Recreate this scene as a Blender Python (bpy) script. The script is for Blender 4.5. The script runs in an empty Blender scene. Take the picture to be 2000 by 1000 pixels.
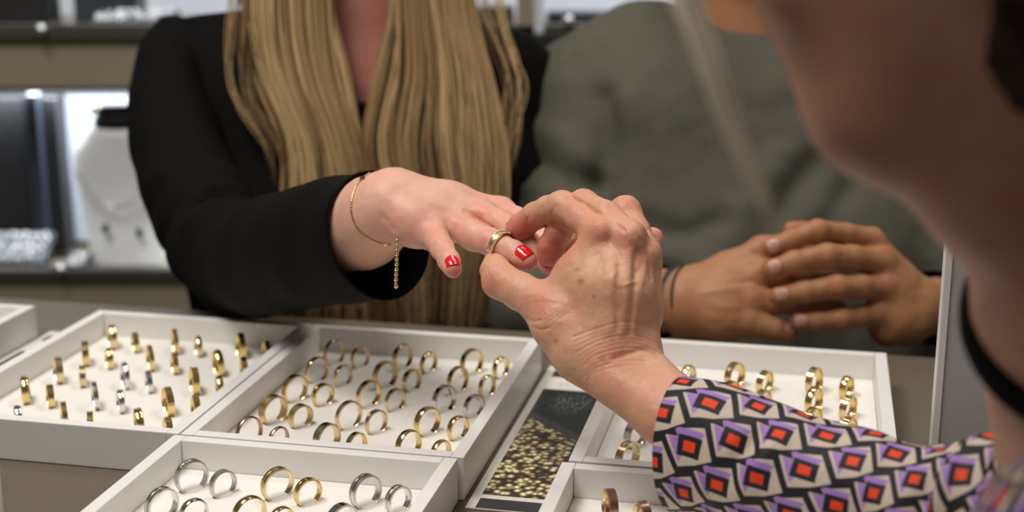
import bpy, bmesh, math, random
import numpy as np
from mathutils import Vector, Matrix

# ------------------------------------------------------------------ camera, light, exposure
F_PX = 2778.0                      # 50 mm lens on a 36 mm sensor, 2000 px wide
PITCH = math.atan(700.0 / F_PX)
CAM_H = 0.38                       # above the counter top (z = 0)
CP, SP = math.cos(PITCH), math.sin(PITCH)

scn = bpy.context.scene
col = scn.collection
cam_d = bpy.data.cameras.new('camera')
cam_d.lens = 50.0
cam_d.sensor_width = 36.0
cam_d.clip_start = 0.02
cam_d.dof.use_dof = True
cam_d.dof.focus_distance = 0.915
cam_d.dof.aperture_fstop = 4.4
cam_d.dof.aperture_blades = 9
cam = bpy.data.objects.new('camera', cam_d)
cam.location = (0, 0, CAM_H)
cam.rotation_euler = (math.pi / 2 - PITCH, 0, 0)
col.objects.link(cam)
scn.camera = cam

world = bpy.data.worlds.new('shop_ambient')
scn.world = world
world.use_nodes = True
world.node_tree.nodes['Background'].inputs[0].default_value = (0.90, 0.86, 0.80, 1)
world.node_tree.nodes['Background'].inputs[1].default_value = 0.112


def ceiling_light(name, loc, target, sx, sy, power, colr):
    l = bpy.data.lights.new(name, 'AREA')
    l.shape = 'RECTANGLE'
    l.size, l.size_y = sx, sy
    l.energy = power
    l.color = colr
    o = bpy.data.objects.new(name, l)
    o.location = loc
    d = Vector(target) - Vector(loc)
    o.rotation_euler = d.to_track_quat('-Z', 'Y').to_euler()
    col.objects.link(o)
    return o


ceiling_light('ceiling_light', (-0.75, 0.75, 1.9), (-0.1, 1.0, 0), 0.9, 0.5, 27, (1.0, 0.945, 0.875))
ceiling_light('ceiling_light', (0.45, 1.75, 1.95), (0.1, 1.0, 0), 0.9, 0.4, 9.5, (1.0, 0.945, 0.875))
ceiling_light('ceiling_light', (-0.45, 0.05, 1.8), (0.05, 0.9, 0.1), 0.6, 0.5, 8, (1.0, 0.945, 0.875))
ceiling_light('ceiling_light', (0.9, 0.9, 1.9), (0.3, 1.0, 0), 0.5, 0.5, 5, (1.0, 0.945, 0.875))

scn.view_settings.view_transform = 'Standard'
scn.view_settings.look = 'None'
scn.view_settings.exposure = 0.0
scn.view_settings.gamma = 1.0
scn.view_settings.use_curve_mapping = False

# ------------------------------------------------------------------ helpers
rng = np.random.default_rng(7)
random.seed(7)


def W(px, py, z):
    """point seen at photo pixel (px, py), z metres along the lens axis"""
    x = (px - 1000.0) / F_PX * z
    u = -(py - 500.0) / F_PX * z
    return np.array((x, z * CP + u * SP, CAM_H - z * SP + u * CP))


def on_plane_y(px, py, Y):
    u = -(py - 500.0) / F_PX
    z = Y / (CP + u * SP)
    return W(px, py, z)


TA = math.radians(12.25)
TU = np.array((math.cos(TA), -math.sin(TA), 0.0))      # trays: along their width
TV = np.array((math.sin(TA), math.cos(TA), 0.0))       # trays: along their depth


def T(u, v, z):
    return TU * u + TV * v + np.array((0, 0, z))


def link(o, parent=None):
    col.objects.link(o)
    if parent is not None:
        o.parent = parent
    return o


def mesh_obj(name, verts, faces, mat, parent=None, smooth=True, uv=None, attrs=None):
    me = bpy.data.meshes.new(name)
    verts = np.asarray(verts, dtype=np.float32)
    if isinstance(faces, np.ndarray):
        n = faces.shape[1]
        me.vertices.add(len(verts))
        me.vertices.foreach_set('co', verts.ravel())
        me.loops.add(faces.size)
        me.loops.foreach_set('vertex_index', faces.ravel().astype(np.int32))
        me.polygons.add(len(faces))
        me.polygons.foreach_set('loop_start', np.arange(0, faces.size, n, dtype=np.int32))
        me.update(calc_edges=True)
    else:
        me.from_pydata([tuple(map(float, v)) for v in verts], [], faces)
        me.update()
    if smooth:
        me.polygons.foreach_set('use_smooth', np.ones(len(me.polygons), dtype=bool))
    if uv is not None:
        lay = me.uv_layers.new(name='UVMap')
        vi = np.empty(len(me.loops), dtype=np.int32)
        me.loops.foreach_get('vertex_index', vi)
        lay.data.foreach_set('uv', np.asarray(uv, dtype=np.float32)[vi].ravel())
    if attrs:
        for k, a in attrs.items():
            at = me.attributes.new(k, 'FLOAT', 'POINT')
            at.data.foreach_set('value', np.asarray(a, dtype=np.float32))
    if mat is not None:
        me.materials.append(mat)
    me.validate()
    return link(bpy.data.objects.new(name, me), parent)


def empty(name, loc=(0, 0, 0), rz=0.0):
    o = bpy.data.objects.new(name, None)
    o.location = tuple(map(float, loc))
    o.rotation_euler = (0, 0, rz)
    o.empty_display_size = 0.05
    return link(o)


def tag(o, label=None, cat=None, group=None, kind=None):
    if label: o['label'] = label
    if cat: o['category'] = cat
    if group: o['group'] = group
    if kind: o['kind'] = kind
    return o


def bm_box(bm, c, s, rot=None, bev=0.0):
    r = bmesh.ops.create_cube(bm, size=1.0)
    vs = r['verts']
    M = Matrix.Translation(Vector(c)) @ (rot.to_4x4() if rot is not None else Matrix()) @ Matrix.Diagonal((*s, 1.0))
    bmesh.ops.transform(bm, matrix=M, verts=vs)
    if bev > 0:
        es = list({e for v in vs for e in v.link_edges})
        bmesh.ops.bevel(bm, geom=es, offset=bev, segments=2, affect='EDGES', profile=0.6)


def bm_obj(name, bm, mat, parent=None, smooth=False):
    me = bpy.data.meshes.new(name)
    bm.to_mesh(me); bm.free()
    if mat is not None: me.materials.append(mat)
    if smooth:
        me.polygons.foreach_set('use_smooth', np.ones(len(me.polygons), dtype=bool))
    return link(bpy.data.objects.new(name, me), parent)


def box_obj(name, c, s, mat, parent=None, rot=None, bev=0.0006):
    bm = bmesh.new(); bm_box(bm, c, s, rot, bev)
    return bm_obj(name, bm, mat, parent)


def catmull(pts, n):
    P = np.asarray(pts, float)
    P = np.vstack([2 * P[0] - P[1], P, 2 * P[-1] - P[-2]])
    m = len(P) - 3
    t = np.linspace(0, m, n)
    i = np.minimum(t.astype(int), m - 1); f = (t - i)[:, None]
    p0, p1, p2, p3 = P[i], P[i + 1], P[i + 2], P[i + 3]
    return 0.5 * (2 * p1 + (p2 - p0) * f + (2 * p0 - 5 * p1 + 4 * p2 - p3) * f ** 2 + (3 * p1 - p0 - 3 * p2 + p3) * f ** 3)


def frames(P, ref=(0, 0, 1.0)):
    Tn = np.gradient(P, axis=0)
    Tn /= np.linalg.norm(Tn, axis=1)[:, None] + 1e-12
    ref = np.asarray(ref, float)
    A = np.cross(Tn, ref); A /= np.linalg.norm(A, axis=1)[:, None] + 1e-9
    B = np.cross(A, Tn)
    return Tn, A, B


def tube(P, ra, rb, nseg, ref=(0, 0, 1.0), disp=None, closed=False):
    """sweep of an ellipse (ra across, rb along ref) -> verts, quads, (s, theta)"""
    P = np.asarray(P, float); n = len(P)
    ra = np.broadcast_to(ra, (n,)); rb = np.broadcast_to(rb, (n,))
    _, A, B = frames(P, ref)
    th = np.linspace(0, 2 * math.pi, nseg, endpoint=False)
    off = (ra[:, None, None] * np.cos(th)[None, :, None] * A[:, None, :] + rb[:, None, None] * np.sin(th)[None, :, None] * B[:, None, :])
    if disp is not None:
        nrm = off / (np.linalg.norm(off, axis=2)[:, :, None] + 1e-9)
        off = off + nrm * disp(np.linspace(0, 1, n)[:, None], th[None, :])[:, :, None]
    V = (P[:, None, :] + off).reshape(-1, 3)
    i = np.arange(n if closed else n - 1)[:, None]; j = np.arange(nseg)[None, :]
    i2 = (i + 1) % n; j2 = (j + 1) % nseg
    Q = np.stack([i * nseg + j, i * nseg + j2, i2 * nseg + j2, i2 * nseg + j], axis=-1).reshape(-1, 4)
    return V, Q


# ------------------------------------------------------------------ implicit surfaces -> one continuous mesh
class Field:
    BIG = 0.2

    def __init__(s, lo, hi, h):
        s.lo = np.asarray(lo, float); s.h = h
        s.n = np.ceil((np.asarray(hi, float) - s.lo) / h).astype(int) + 1
        s.ax = [s.lo[i] + h * np.arange(s.n[i]) for i in range(3)]
        s.g = np.full(s.n, s.BIG, np.float32)

    def blank(s):
        return np.full(s.n, s.BIG, np.float32)

    def _sub(s, lo, hi):
        i0 = np.clip(np.floor((lo - s.lo) / s.h).astype(int), 0, s.n)
        i1 = np.clip(np.ceil((hi - s.lo) / s.h).astype(int) + 1, 0, s.n)
        sl = tuple(slice(a, b) for a, b in zip(i0, i1))
        if any(a >= b for a, b in zip(i0, i1)): return None, None
        G = np.meshgrid(*[s.ax[i][sl[i]] for i in range(3)], indexing='ij')
        return sl, np.stack(G, -1).astype(np.float32)

    @staticmethod
    def smin(a, b, k):
        if k <= 0: return np.minimum(a, b)
        h = np.clip(0.5 + 0.5 * (b - a) / k, 0, 1)
        return b + (a - b) * h - k * h * (1 - h)

    def cone(s, g, a, b, ra, rb, k, flat=None):
        """round cone a->b blended into g; flat=(normal, factor>1) squashes it along normal"""
        a = np.asarray(a, np.float32); b = np.asarray(b, np.float32)
        R = max(ra, rb) + 2 * k + 2 * s.h
        sl, Pt = s._sub(np.minimum(a, b) - R, np.maximum(a, b) + R)
        if sl is None: return
        q = Pt - a; ab = b - a
        sc = 1.0
        if flat is not None:
            n = np.asarray(flat[0], np.float32); n = n / np.linalg.norm(n)
            # squash the component along n, measured about the axis
            t = np.clip((q @ ab) / max(float(ab @ ab), 1e-12), 0, 1)
            r = q - t[..., None] * ab
            rn = r @ n
            d = np.sqrt(np.maximum((r * r).sum(-1) + (flat[1] ** 2 - 1) * rn * rn, 0)) - (ra + t * (rb - ra))
        else:
            t = np.clip((q @ ab) / max(float(ab @ ab), 1e-12), 0, 1)
            r = q - t[..., None] * ab
            d = np.sqrt((r * r).sum(-1)) - (ra + t * (rb - ra))
        g[sl] = s.smin(g[sl], d.astype(np.float32), k)

    def ellip(s, g, c, rad, k, rot=None, sub=False):
        c = np.asarray(c, np.float32); rad = np.asarray(rad, np.float32)
        R = float(rad.max()) + 2 * k + 2 * s.h
        sl, Pt = s._sub(c - R, c + R)
        if sl is None: return
        q = Pt - c
        if rot is not None: q = q @ np.asarray(rot, np.float32)
        k0 = np.sqrt(((q / rad) ** 2).sum(-1)); k1 = np.sqrt(((q / rad ** 2) ** 2).sum(-1)) + 1e-9
        d = (k0 * (k0 - 1) / k1).astype(np.float32)
        if sub: g[sl] = -s.smin(-g[sl], d, k)
        else: g[sl] = s.smin(g[sl], d, k)

    def chain(s, pts, k, g=None, flat=None):
        g = s.blank() if g is None else g
        for (a, ra), (b, rb) in zip(pts[:-1], pts[1:]):
            s.cone(g, a, b, ra, rb, k, flat)
        return g

    def mesh(s, g, smooth=1):
        v = g
        nx, ny, nz = v.shape
        ins = v < 0
        cnt = np.zeros((nx - 1, ny - 1, nz - 1), np.int8)
        for dx in (0, 1):
            for dy in (0, 1):
                for dz in (0, 1):
                    cnt += ins[dx:nx - 1 + dx, dy:ny - 1 + dy, dz:nz - 1 + dz]
        act = (cnt > 0) & (cnt < 8)
        idx = np.argwhere(act)
        ids = np.full(act.shape, -1, np.int64); ids[act] = np.arange(len(idx))
        pos = np.zeros((len(idx), 3)); num = np.zeros(len(idx))
        cor = [(0, 0, 0), (1, 0, 0), (0, 1, 0), (1, 1, 0), (0, 0, 1), (1, 0, 1), (0, 1, 1), (1, 1, 1)]
        vals = [v[idx[:, 0] + c[0], idx[:, 1] + c[1], idx[:, 2] + c[2]].astype(float) for c in cor]
        for a in range(8):
            for b in range(a + 1, 8):
                if sum(abs(cor[a][i] - cor[b][i]) for i in range(3)) != 1: continue
                va, vb = vals[a], vals[b]
                m = (va < 0) != (vb < 0)
                t = np.where(m, va / np.where(m, va - vb, 1), 0)
                p = np.asarray(cor[a])[None] + t[:, None] * (np.asarray(cor[b]) - np.asarray(cor[a]))[None]
                pos[m] += p[m]; num[m] += 1
        pos /= num[:, None]
        V = s.lo + (idx + pos) * s.h
        quads = []
        for ax in range(3):
            sl0 = [slice(None)] * 3; sl1 = [slice(None)] * 3
            sl0[ax] = slice(0, -1); sl1[ax] = slice(1, None)
            cr = ins[tuple(sl0)] != ins[tuple(sl1)]
            o1, o2 = (ax + 1) % 3, (ax + 2) % 3
            E = np.argwhere(cr)
            ok = (E[:, o1] > 0) & (E[:, o2] > 0) & (E[:, o1] < v.shape[o1] - 1) & (E[:, o2] < v.shape[o2] - 1)
            E = E[ok]
            def cell(d1, d2):
                C = E.copy(); C[:, o1] -= d1; C[:, o2] -= d2
                return ids[C[:, 0], C[:, 1], C[:, 2]]
            q = np.stack([cell(1, 1), cell(0, 1), cell(0, 0), cell(1, 0)], -1)
            flip = ~ins[E[:, 0], E[:, 1], E[:, 2]]
            q[flip] = q[flip][:, ::-1]
            quads.append(q)
        Q = np.vstack(quads)
        Q = Q[(Q >= 0).all(1)]
        for _ in range(smooth):
            V = lap(V, Q, 0.5)
        return V, Q


def lap(V, Q, f):
    acc = np.zeros_like(V); n = np.zeros(len(V))
    for a, b in ((0, 1), (1, 2), (2, 3), (3, 0)):
        for i, j in ((a, b), (b, a)):
            for c in range(3):
                acc[:, c] += np.bincount(Q[:, i], V[Q[:, j], c], len(V))
            n += np.bincount(Q[:, i], None, len(V))
    return V + f * (acc / np.maximum(n, 1)[:, None] - V)


def vnormals(V, Q):
    N = np.cross(V[Q[:, 2]] - V[Q[:, 0]], V[Q[:, 3]] - V[Q[:, 1]])
    out = np.zeros_like(V)
    for i in range(4):
        for c in range(3):
            out[:, c] += np.bincount(Q[:, i], N[:, c], len(V))
    return out / (np.linalg.norm(out, axis=1)[:, None] + 1e-12)


def dist_poly(V, pts):
    """distance of each vertex to a polyline, and arc parameter"""
    best = np.full(len(V), 1e6)
    for a, b in zip(pts[:-1], pts[1:]):
        ab = b - a; q = V - a
        t = np.clip(q @ ab / max(ab @ ab, 1e-12), 0, 1)
        best = np.minimum(best, np.linalg.norm(q - t[:, None] * ab, axis=1))
    return best


def join_meshes(lst):
    Vs, Qs, n = [], [], 0
    for V, Q in lst:
        Vs.append(V); Qs.append(Q + n); n += len(V)
    return np.vstack(Vs), np.vstack(Qs)


def vnoise(P, scale, seed=0):
    """smooth value noise in [-1, 1]"""
    r = np.random.default_rng(seed); tab = r.uniform(-1, 1, (32, 32, 32))
    q = P * scale + 1000.3
    i = np.floor(q).astype(int); f = q - i; f = f * f * (3 - 2 * f)
    out = 0
    for dx in (0, 1):
        for dy in (0, 1):
            for dz in (0, 1):
                w = (f[..., 0] if dx else 1 - f[..., 0]) * (f[..., 1] if dy else 1 - f[..., 1]) * (f[..., 2] if dz else 1 - f[..., 2])
                out = out + w * tab[(i[..., 0] + dx) % 32, (i[..., 1] + dy) % 32, (i[..., 2] + dz) % 32]
    return out


# ------------------------------------------------------------------ materials
def new_mat(name):
    m = bpy.data.materials.new(name); m.use_nodes = True
    nt = m.node_tree
    return m, nt, nt.nodes['Principled BSDF']


def N(nt, typ, **kw):
    n = nt.nodes.new(typ)
    for k, v in kw.items(): setattr(n, k, v)
    return n


def mixc(nt, fac, a, b):
    m = N(nt, 'ShaderNodeMix', data_type='RGBA')
    def put(sock, v):
        if isinstance(v, tuple): sock.default_value = (*v[:3], 1)
        elif isinstance(v, (int, float)): sock.default_value = v
        else: nt.links.new(v, sock)
    put(m.inputs[0], fac); put(m.inputs[6], a); put(m.inputs[7], b)
    return m.outputs[2]


def math_n(nt, op, *args):
    m = N(nt, 'ShaderNodeMath', operation=op)
    for i, a in enumerate(args):
        if isinstance(a, (int, float)): m.inputs[i].default_value = a
        else: nt.links.new(a, m.inputs[i])
    return m.outputs[0]


def noise_n(nt, scale, detail=3, coord='Object', rough=0.5, vec=None):
    n = N(nt, 'ShaderNodeTexNoise')
    n.inputs['Scale'].default_value = scale; n.inputs['Detail'].default_value = detail; n.inputs['Roughness'].default_value = rough
    if vec is None:
        tc = N(nt, 'ShaderNodeTexCoord'); vec = tc.outputs[coord]
    nt.links.new(vec, n.inputs['Vector'])
    return n.outputs['Fac']


def ramp(nt, fac, lo, hi):
    r = N(nt, 'ShaderNodeMapRange')
    r.inputs[1].default_value = lo; r.inputs[2].default_value = hi
    nt.links.new(fac, r.inputs[0])
    return r.outputs[0]


def bump(nt, bsdf, h, strength, dist):
    b = N(nt, 'ShaderNodeBump'); b.inputs['Strength'].default_value = strength; b.inputs['Distance'].default_value = dist
    nt.links.new(h, b.inputs['Height']); nt.links.new(b.outputs[0], bsdf.inputs['Normal'])
    return b


def plain(name, c, rough=0.5, metal=0.0, var=0.06, scale=30.0, bmp=0.0, bscale=400.0, spec=0.5, coat=0.0):
    m, nt, p = new_mat(name)
    nz = noise_n(nt, scale)
    c2 = tuple(max(0, x * (1 - var * 2)) for x in c)
    nt.links.new(mixc(nt, nz, c2, tuple(min(1, x * (1 + var)) for x in c)), p.inputs['Base Color'])
    p.inputs['Roughness'].default_value = rough; p.inputs['Metallic'].default_value = metal
    p.inputs['Specular IOR Level'].default_value = spec; p.inputs['Coat Weight'].default_value = coat
    if bmp > 0: bump(nt, p, noise_n(nt, bscale, 2), bmp, 0.0006)
    return m


def skin_mat(name, base, red, spot, rough=0.5, fine=900.0, bstr=0.25, sss=0.12):
    m, nt, p = new_mat(name)
    mott = ramp(nt, noise_n(nt, 70.0, 4), 0.35, 0.68)
    a_red = N(nt, 'ShaderNodeAttribute', attribute_name='red').outputs['Fac']
    a_spot = N(nt, 'ShaderNodeAttribute', attribute_name='spot').outputs['Fac']
    f = math_n(nt, 'ADD', a_red, math_n(nt, 'MULTIPLY', mott, 0.28))
    f = math_n(nt, 'MINIMUM', f, 1.0)
    c = mixc(nt, f, base, red)
    c = mixc(nt, a_spot, c, spot)
    nt.links.new(c, p.inputs['Base Color'])
    p.inputs['Roughness'].default_value = rough
    p.inputs['Specular IOR Level'].default_value = 0.4
    p.inputs['Subsurface Weight'].default_value = sss
    p.inputs['Subsurface Radius'].default_value = (1.0, 0.35, 0.2)
    p.inputs['Subsurface Scale'].default_value = 0.004
    h1 = noise_n(nt, fine, 3, rough=0.6)
    v = N(nt, 'ShaderNodeTexVoronoi', feature='DISTANCE_TO_EDGE'); v.inputs['Scale'].default_value = fine * 0.9
    tc = N(nt, 'ShaderNodeTexCoord'); nt.links.new(tc.outputs['Object'], v.inputs['Vector'])
    h = math_n(nt, 'ADD', h1, math_n(nt, 'MULTIPLY', v.outputs[0], 0.9))
    bump(nt, p, h, bstr, 0.0005)
    return m


M = {}
M['white'] = plain('tray_white_lacquer', (0.80, 0.79, 0.775), 0.38, var=0.015, scale=25, bmp=0.03, bscale=120)
M['liner'] = plain('tray_foam_liner', (0.82, 0.80, 0.76), 0.8, var=0.02, scale=60, bmp=0.12, bscale=1500)
M['card_white'] = plain('card_white', (0.74, 0.72, 0.68), 0.45, var=0.02)
M['counter'] = plain('counter_taupe', (0.125, 0.102, 0.074), 0.45, var=0.06, scale=12)
M['counter_dark'] = plain('counter_side', (0.12, 0.10, 0.075), 0.5, var=0.06, scale=12)
M['floor'] = plain('floor_brown', (0.12, 0.10, 0.08), 0.5, var=0.1, scale=6)
M['wall'] = plain('wall_beige', (0.30, 0.27, 0.19), 0.7, var=0.03, scale=5)
M['fascia'] = plain('fascia_olive_beige', (0.30, 0.262, 0.172), 0.5, var=0.04, scale=8)
M['rail'] = plain('brushed_rail', (0.13, 0.12, 0.10), 0.35, metal=0.6)
M['black'] = plain('black_velvet', (0.012, 0.012, 0.014), 0.7, var=0.1)
M['navy'] = plain('dark_slate', (0.035, 0.045, 0.065), 0.45)
M['lit_white'] = plain('display_white', (0.66, 0.71, 0.80), 0.5, var=0.03)
M['panel_grey'] = plain('panel_grey', (0.47, 0.46, 0.46), 0.6, var=0.03, scale=140, bmp=0.15, bscale=500)
M['strip_black'] = plain('printed_black', (0.035, 0.036, 0.045), 0.4)
M['gold'] = plain('polished_gold', (0.82, 0.61, 0.26), 0.16, 1.0, var=0.03)
M['gold_brushed'] = plain('brushed_gold', (0.76, 0.58, 0.28), 0.33, 1.0, var=0.08, scale=500)
M['pale_gold'] = plain('champagne_gold', (0.78, 0.62, 0.36), 0.22, 1.0, var=0.03)
M['silver'] = plain('polished_white_gold', (0.72, 0.71, 0.69), 0.16, 1.0, var=0.03)
M['silver_brushed'] = plain('brushed_white_gold', (0.62, 0.60, 0.57), 0.34, 1.0, var=0.08, scale=500)
M['rose'] = plain('brown_rose_metal', (0.50, 0.33, 0.24), 0.3, 1.0, var=0.08, scale=400)
M['chrome'] = plain('chrome', (0.75, 0.75, 0.75), 0.12, 1.0, var=0.0)
M['stone'] = plain('clear_stone', (0.92, 0.93, 0.95), 0.03, 0.0, var=0.0, spec=1.0, coat=1.0)
M['red_nail'] = plain('red_nail_varnish', (0.82, 0.008, 0.012), 0.16, var=0.03, coat=0.8)
M['nail_bare'] = plain('bare_fingernail', (0.62, 0.36, 0.26), 0.28, var=0.04)
M['nail_bare_m'] = plain('bare_fingernail_tan', (0.50, 0.27, 0.20), 0.28, var=0.04)
M['cord_navy'] = plain('navy_cord', (0.018, 0.024, 0.045), 0.6, bmp=0.2, bscale=1500)
M['skin_w'] = skin_mat('skin_fair', (0.72, 0.42, 0.315), (0.68, 0.225, 0.175), (0.50, 0.25, 0.17), 0.47, 1100, 0.10)
M['skin_j'] = skin_mat('skin_mature', (0.64, 0.36, 0.225), (0.60, 0.165, 0.125), (0.30, 0.125, 0.06), 0.45, 700, 0.42)
M['skin_m'] = skin_mat('skin_tan', (0.40, 0.195, 0.090), (0.38, 0.14, 0.068), (0.30, 0.13, 0.07), 0.5, 800, 0.2)
M['wool_black'] = plain('blazer_black_weave', (0.0050, 0.0044, 0.0040), 0.8, var=0.25, scale=900, bmp=0.3, bscale=2500, spec=0.10)
M['lining'] = plain('blazer_navy_lining', (0.006, 0.007, 0.022), 0.45)
M['top_black'] = plain('black_top', (0.004, 0.0035, 0.0035), 0.85, spec=0.1)
M['sweat'] = plain('sweatshirt_grey_green', (0.104, 0.099, 0.077), 0.85, var=0.08, scale=60, bmp=0.3, bscale=1800, spec=0.2)
M['trousers'] = plain('denim_dark', (0.05, 0.055, 0.065), 0.85)
M['cuff'] = plain('cuff_black', (0.012, 0.012, 0.016), 0.8)


def hair_mat(name, c0, c1, c2, rough=0.42, spec=0.4):
    m, nt, p = new_mat(name)
    a = N(nt, 'ShaderNodeAttribute', attribute_name='tone').outputs['Fac']
    cr = N(nt, 'ShaderNodeValToRGB')
    cr.color_ramp.elements[0].color = (*c0, 1); cr.color_ramp.elements[1].color = (*c2, 1)
    e = cr.color_ramp.elements.new(0.5); e.color = (*c1, 1)
    nt.links.new(a, cr.inputs[0]); nt.links.new(cr.outputs[0], p.inputs['Base Color'])
    p.inputs['Roughness'].default_value = rough
    p.inputs['Specular IOR Level'].default_value = spec
    return m


M['hair_blonde'] = hair_mat('hair_blonde', (0.045, 0.024, 0.010), (0.26, 0.155, 0.064), (0.52, 0.36, 0.175))
M['hair_brown'] = hair_mat('hair_brown', (0.012, 0.006, 0.003), (0.030, 0.016, 0.008), (0.055, 0.030, 0.015), 0.7, 0.08)
M['hair_grey'] = hair_mat('hair_grey_blonde', (0.34, 0.27, 0.20), (0.50, 0.42, 0.33), (0.66, 0.58, 0.48))


def card_print():
    """photo print of gold beads with a dark pattern along its far end (UV: x across, y along)"""
    m, nt, p = new_mat('printed_gold_beads')
    uv = N(nt, 'ShaderNodeUVMap').outputs[0]
    v = N(nt, 'ShaderNodeTexVoronoi'); v.inputs['Scale'].default_value = 25.0
    mp = N(nt, 'ShaderNodeMapping'); mp.inputs['Scale'].default_value = (0.42, 1.6, 1); nt.links.new(uv, mp.inputs[0])
    nt.links.new(mp.outputs[0], v.inputs['Vector'])
    g = N(nt, 'ShaderNodeValToRGB'); nt.links.new(v.outputs['Distance'], g.inputs[0])
    el = g.color_ramp.elements
    el[0].position = 0.22; el[0].color = (0.90, 0.82, 0.58, 1); el[1].position = 0.66; el[1].color = (0.02, 0.015, 0.006, 1)
    e = el.new(0.42); e.color = (0.40, 0.31, 0.12, 1)
    nz = noise_n(nt, 9.0, 2, vec=mp.outputs[0])
    gold = mixc(nt, ramp(nt, nz, 0.48, 0.95), g.outputs[0], (0.10, 0.075, 0.03))
    v2 = N(nt, 'ShaderNodeTexVoronoi'); v2.inputs['Scale'].default_value = 60.0; nt.links.new(mp.outputs[0], v2.inputs['Vector'])
    sx = N(nt, 'ShaderNodeSeparateXYZ'); nt.links.new(uv, sx.inputs[0])
    x, y = sx.outputs[0], sx.outputs[1]
    dx = math_n(nt, 'SUBTRACT', x, 0.55); dy = math_n(nt, 'SUBTRACT', y, 0.86)
    rr = math_n(nt, 'ADD', math_n(nt, 'MULTIPLY', dx, dx), math_n(nt, 'MULTIPLY', math_n(nt, 'MULTIPLY', dy, dy), 10.0))
    glow = math_n(nt, 'MULTIPLY', ramp(nt, rr, 0.16, 0.02), ramp(nt, v2.outputs['Distance'], 0.5, 0.1))
    dark = mixc(nt, glow, (0.013, 0.018, 0.02), (0.30, 0.36, 0.36))
    edge = math_n(nt, 'ADD', y, math_n(nt, 'MULTIPLY', x, 0.22))
    # a slate band divides the two pictures
    d1 = math_n(nt, 'GREATER_THAN', edge, 0.70); d2 = math_n(nt, 'GREATER_THAN', edge, 0.76)
    c = mixc(nt, d1, gold, (0.045, 0.055, 0.06)); c = mixc(nt, d2, c, dark)
    nt.links.new(c, p.inputs['Base Color']); p.inputs['Roughness'].default_value = 0.3
    return m


M['card_print'] = card_print()


def blouse_print():
    """cube motif print: UV in units of one motif period (brick lattice)"""
    m, nt, p = new_mat('blouse_cube_print')
    uv = N(nt, 'ShaderNodeUVMap').outputs[0]
    s = N(nt, 'ShaderNodeSeparateXYZ'); nt.links.new(uv, s.inputs[0])
    X, Y = s.outputs[0], s.outputs[1]
    mm = lambda op, *a: math_n(nt, op, *a)
    add = lambda a, b: mm('ADD', a, b); sub = lambda a, b: mm('SUBTRACT', a, b); mul = lambda a, b: mm('MULTIPLY', a, b)
    lt = lambda a, b: mm('LESS_THAN', a, b); gt = lambda a, b: mm('GREATER_THAN', a, b)
    both = lambda *a: a[0] if len(a) == 1 else mm('MULTIPLY', a[0], both(*a[1:]))
    either = lambda a, b: mm('MAXIMUM', a, b)
    ab = lambda a: mm('ABSOLUTE', a)
    rnd = lambda a: mm('FLOOR', add(a, 0.5))
    Yd = mul(Y, -1.0)
    # sheared brick lattice: rows along s2, tiles along s1
    s1 = sub(X, mul(Yd, 0.56)); s2 = add(Yd, mul(X, 0.30))
    row = rnd(mul(add(mul(s2, 295.0), mul(s1, 58.0)), 1 / 69099.0))
    colm = rnd(mul(sub(mul(row, 108.0), s1), 1 / 295.0))
    l1 = add(sub(s1, mul(row, 108.0)), mul(colm, 295.0)); l2 = sub(sub(s2, mul(row, 213.0)), mul(colm, 58.0))
    strip = lt(ab(add(mul(l2, 295.0), mul(l1, 58.0))), 30600.0)
    y = mul(sub(l2, mul(l1, 0.30)), 1 / 1.168)
    x = add(l1, mul(y, 0.56))
    core = both(lt(ab(x), 34.0), lt(ab(y), 28.0))
    blk = both(lt(ab(x), 68.0), lt(ab(y), 57.0))
    top = both(gt(y, -92.0), lt(y, -44.0), gt(x, add(-100.0, mul(add(y, 88.0), 0.62))), lt(x, sub(72.0, mul(add(y, 88.0), 0.5))))
    lef = both(gt(y, -37.0), lt(y, 100.0), gt(x, add(-127.0, mul(add(y, 35.0), 0.548))), lt(x, mm('MINIMUM', add(-70.0, mul(add(y, 38.0), 0.355)), sub(-37.0, mul(sub(y, 55.0), 0.36)))))
    pur = either(top, lef)
    corner = both(lt(y, -40.0), lt(x, -62.0))
    cube = both(lt(ab(l1), 127.0), lt(ab(l2), 104.0), strip, sub(1.0, corner))
    nz = noise_n(nt, 300.0, 2)
    beige = mixc(nt, nz, (0.50, 0.42, 0.335), (0.56, 0.475, 0.385))
    c = mixc(nt, cube, (0.012, 0.010, 0.016), beige)
    c = mixc(nt, pur, c, (0.33, 0.185, 0.50))
    c = mixc(nt, blk, c, (0.012, 0.010, 0.016))
    c = mixc(nt, core, c, (0.74, 0.055, 0.008))
    nt.links.new(c, p.inputs['Base Color']); p.inputs['Roughness'].default_value = 0.65
    p.inputs['Specular IOR Level'].default_value = 0.3
    bump(nt, p, noise_n(nt, 1800.0, 2), 0.15, 0.0004)
    return m


M['blouse'] = blouse_print()

# ------------------------------------------------------------------ the setting
FLOOR_Z = -0.76
tag(box_obj('floor', (0, 1.2, FLOOR_Z - 0.02), (6, 6, 0.04), M['floor'], bev=0), kind='structure')
tag(box_obj('wall_back', (0, 2.75, 0.7), (6, 0.06, 2.96), M['wall'], bev=0), kind='structure')

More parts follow.
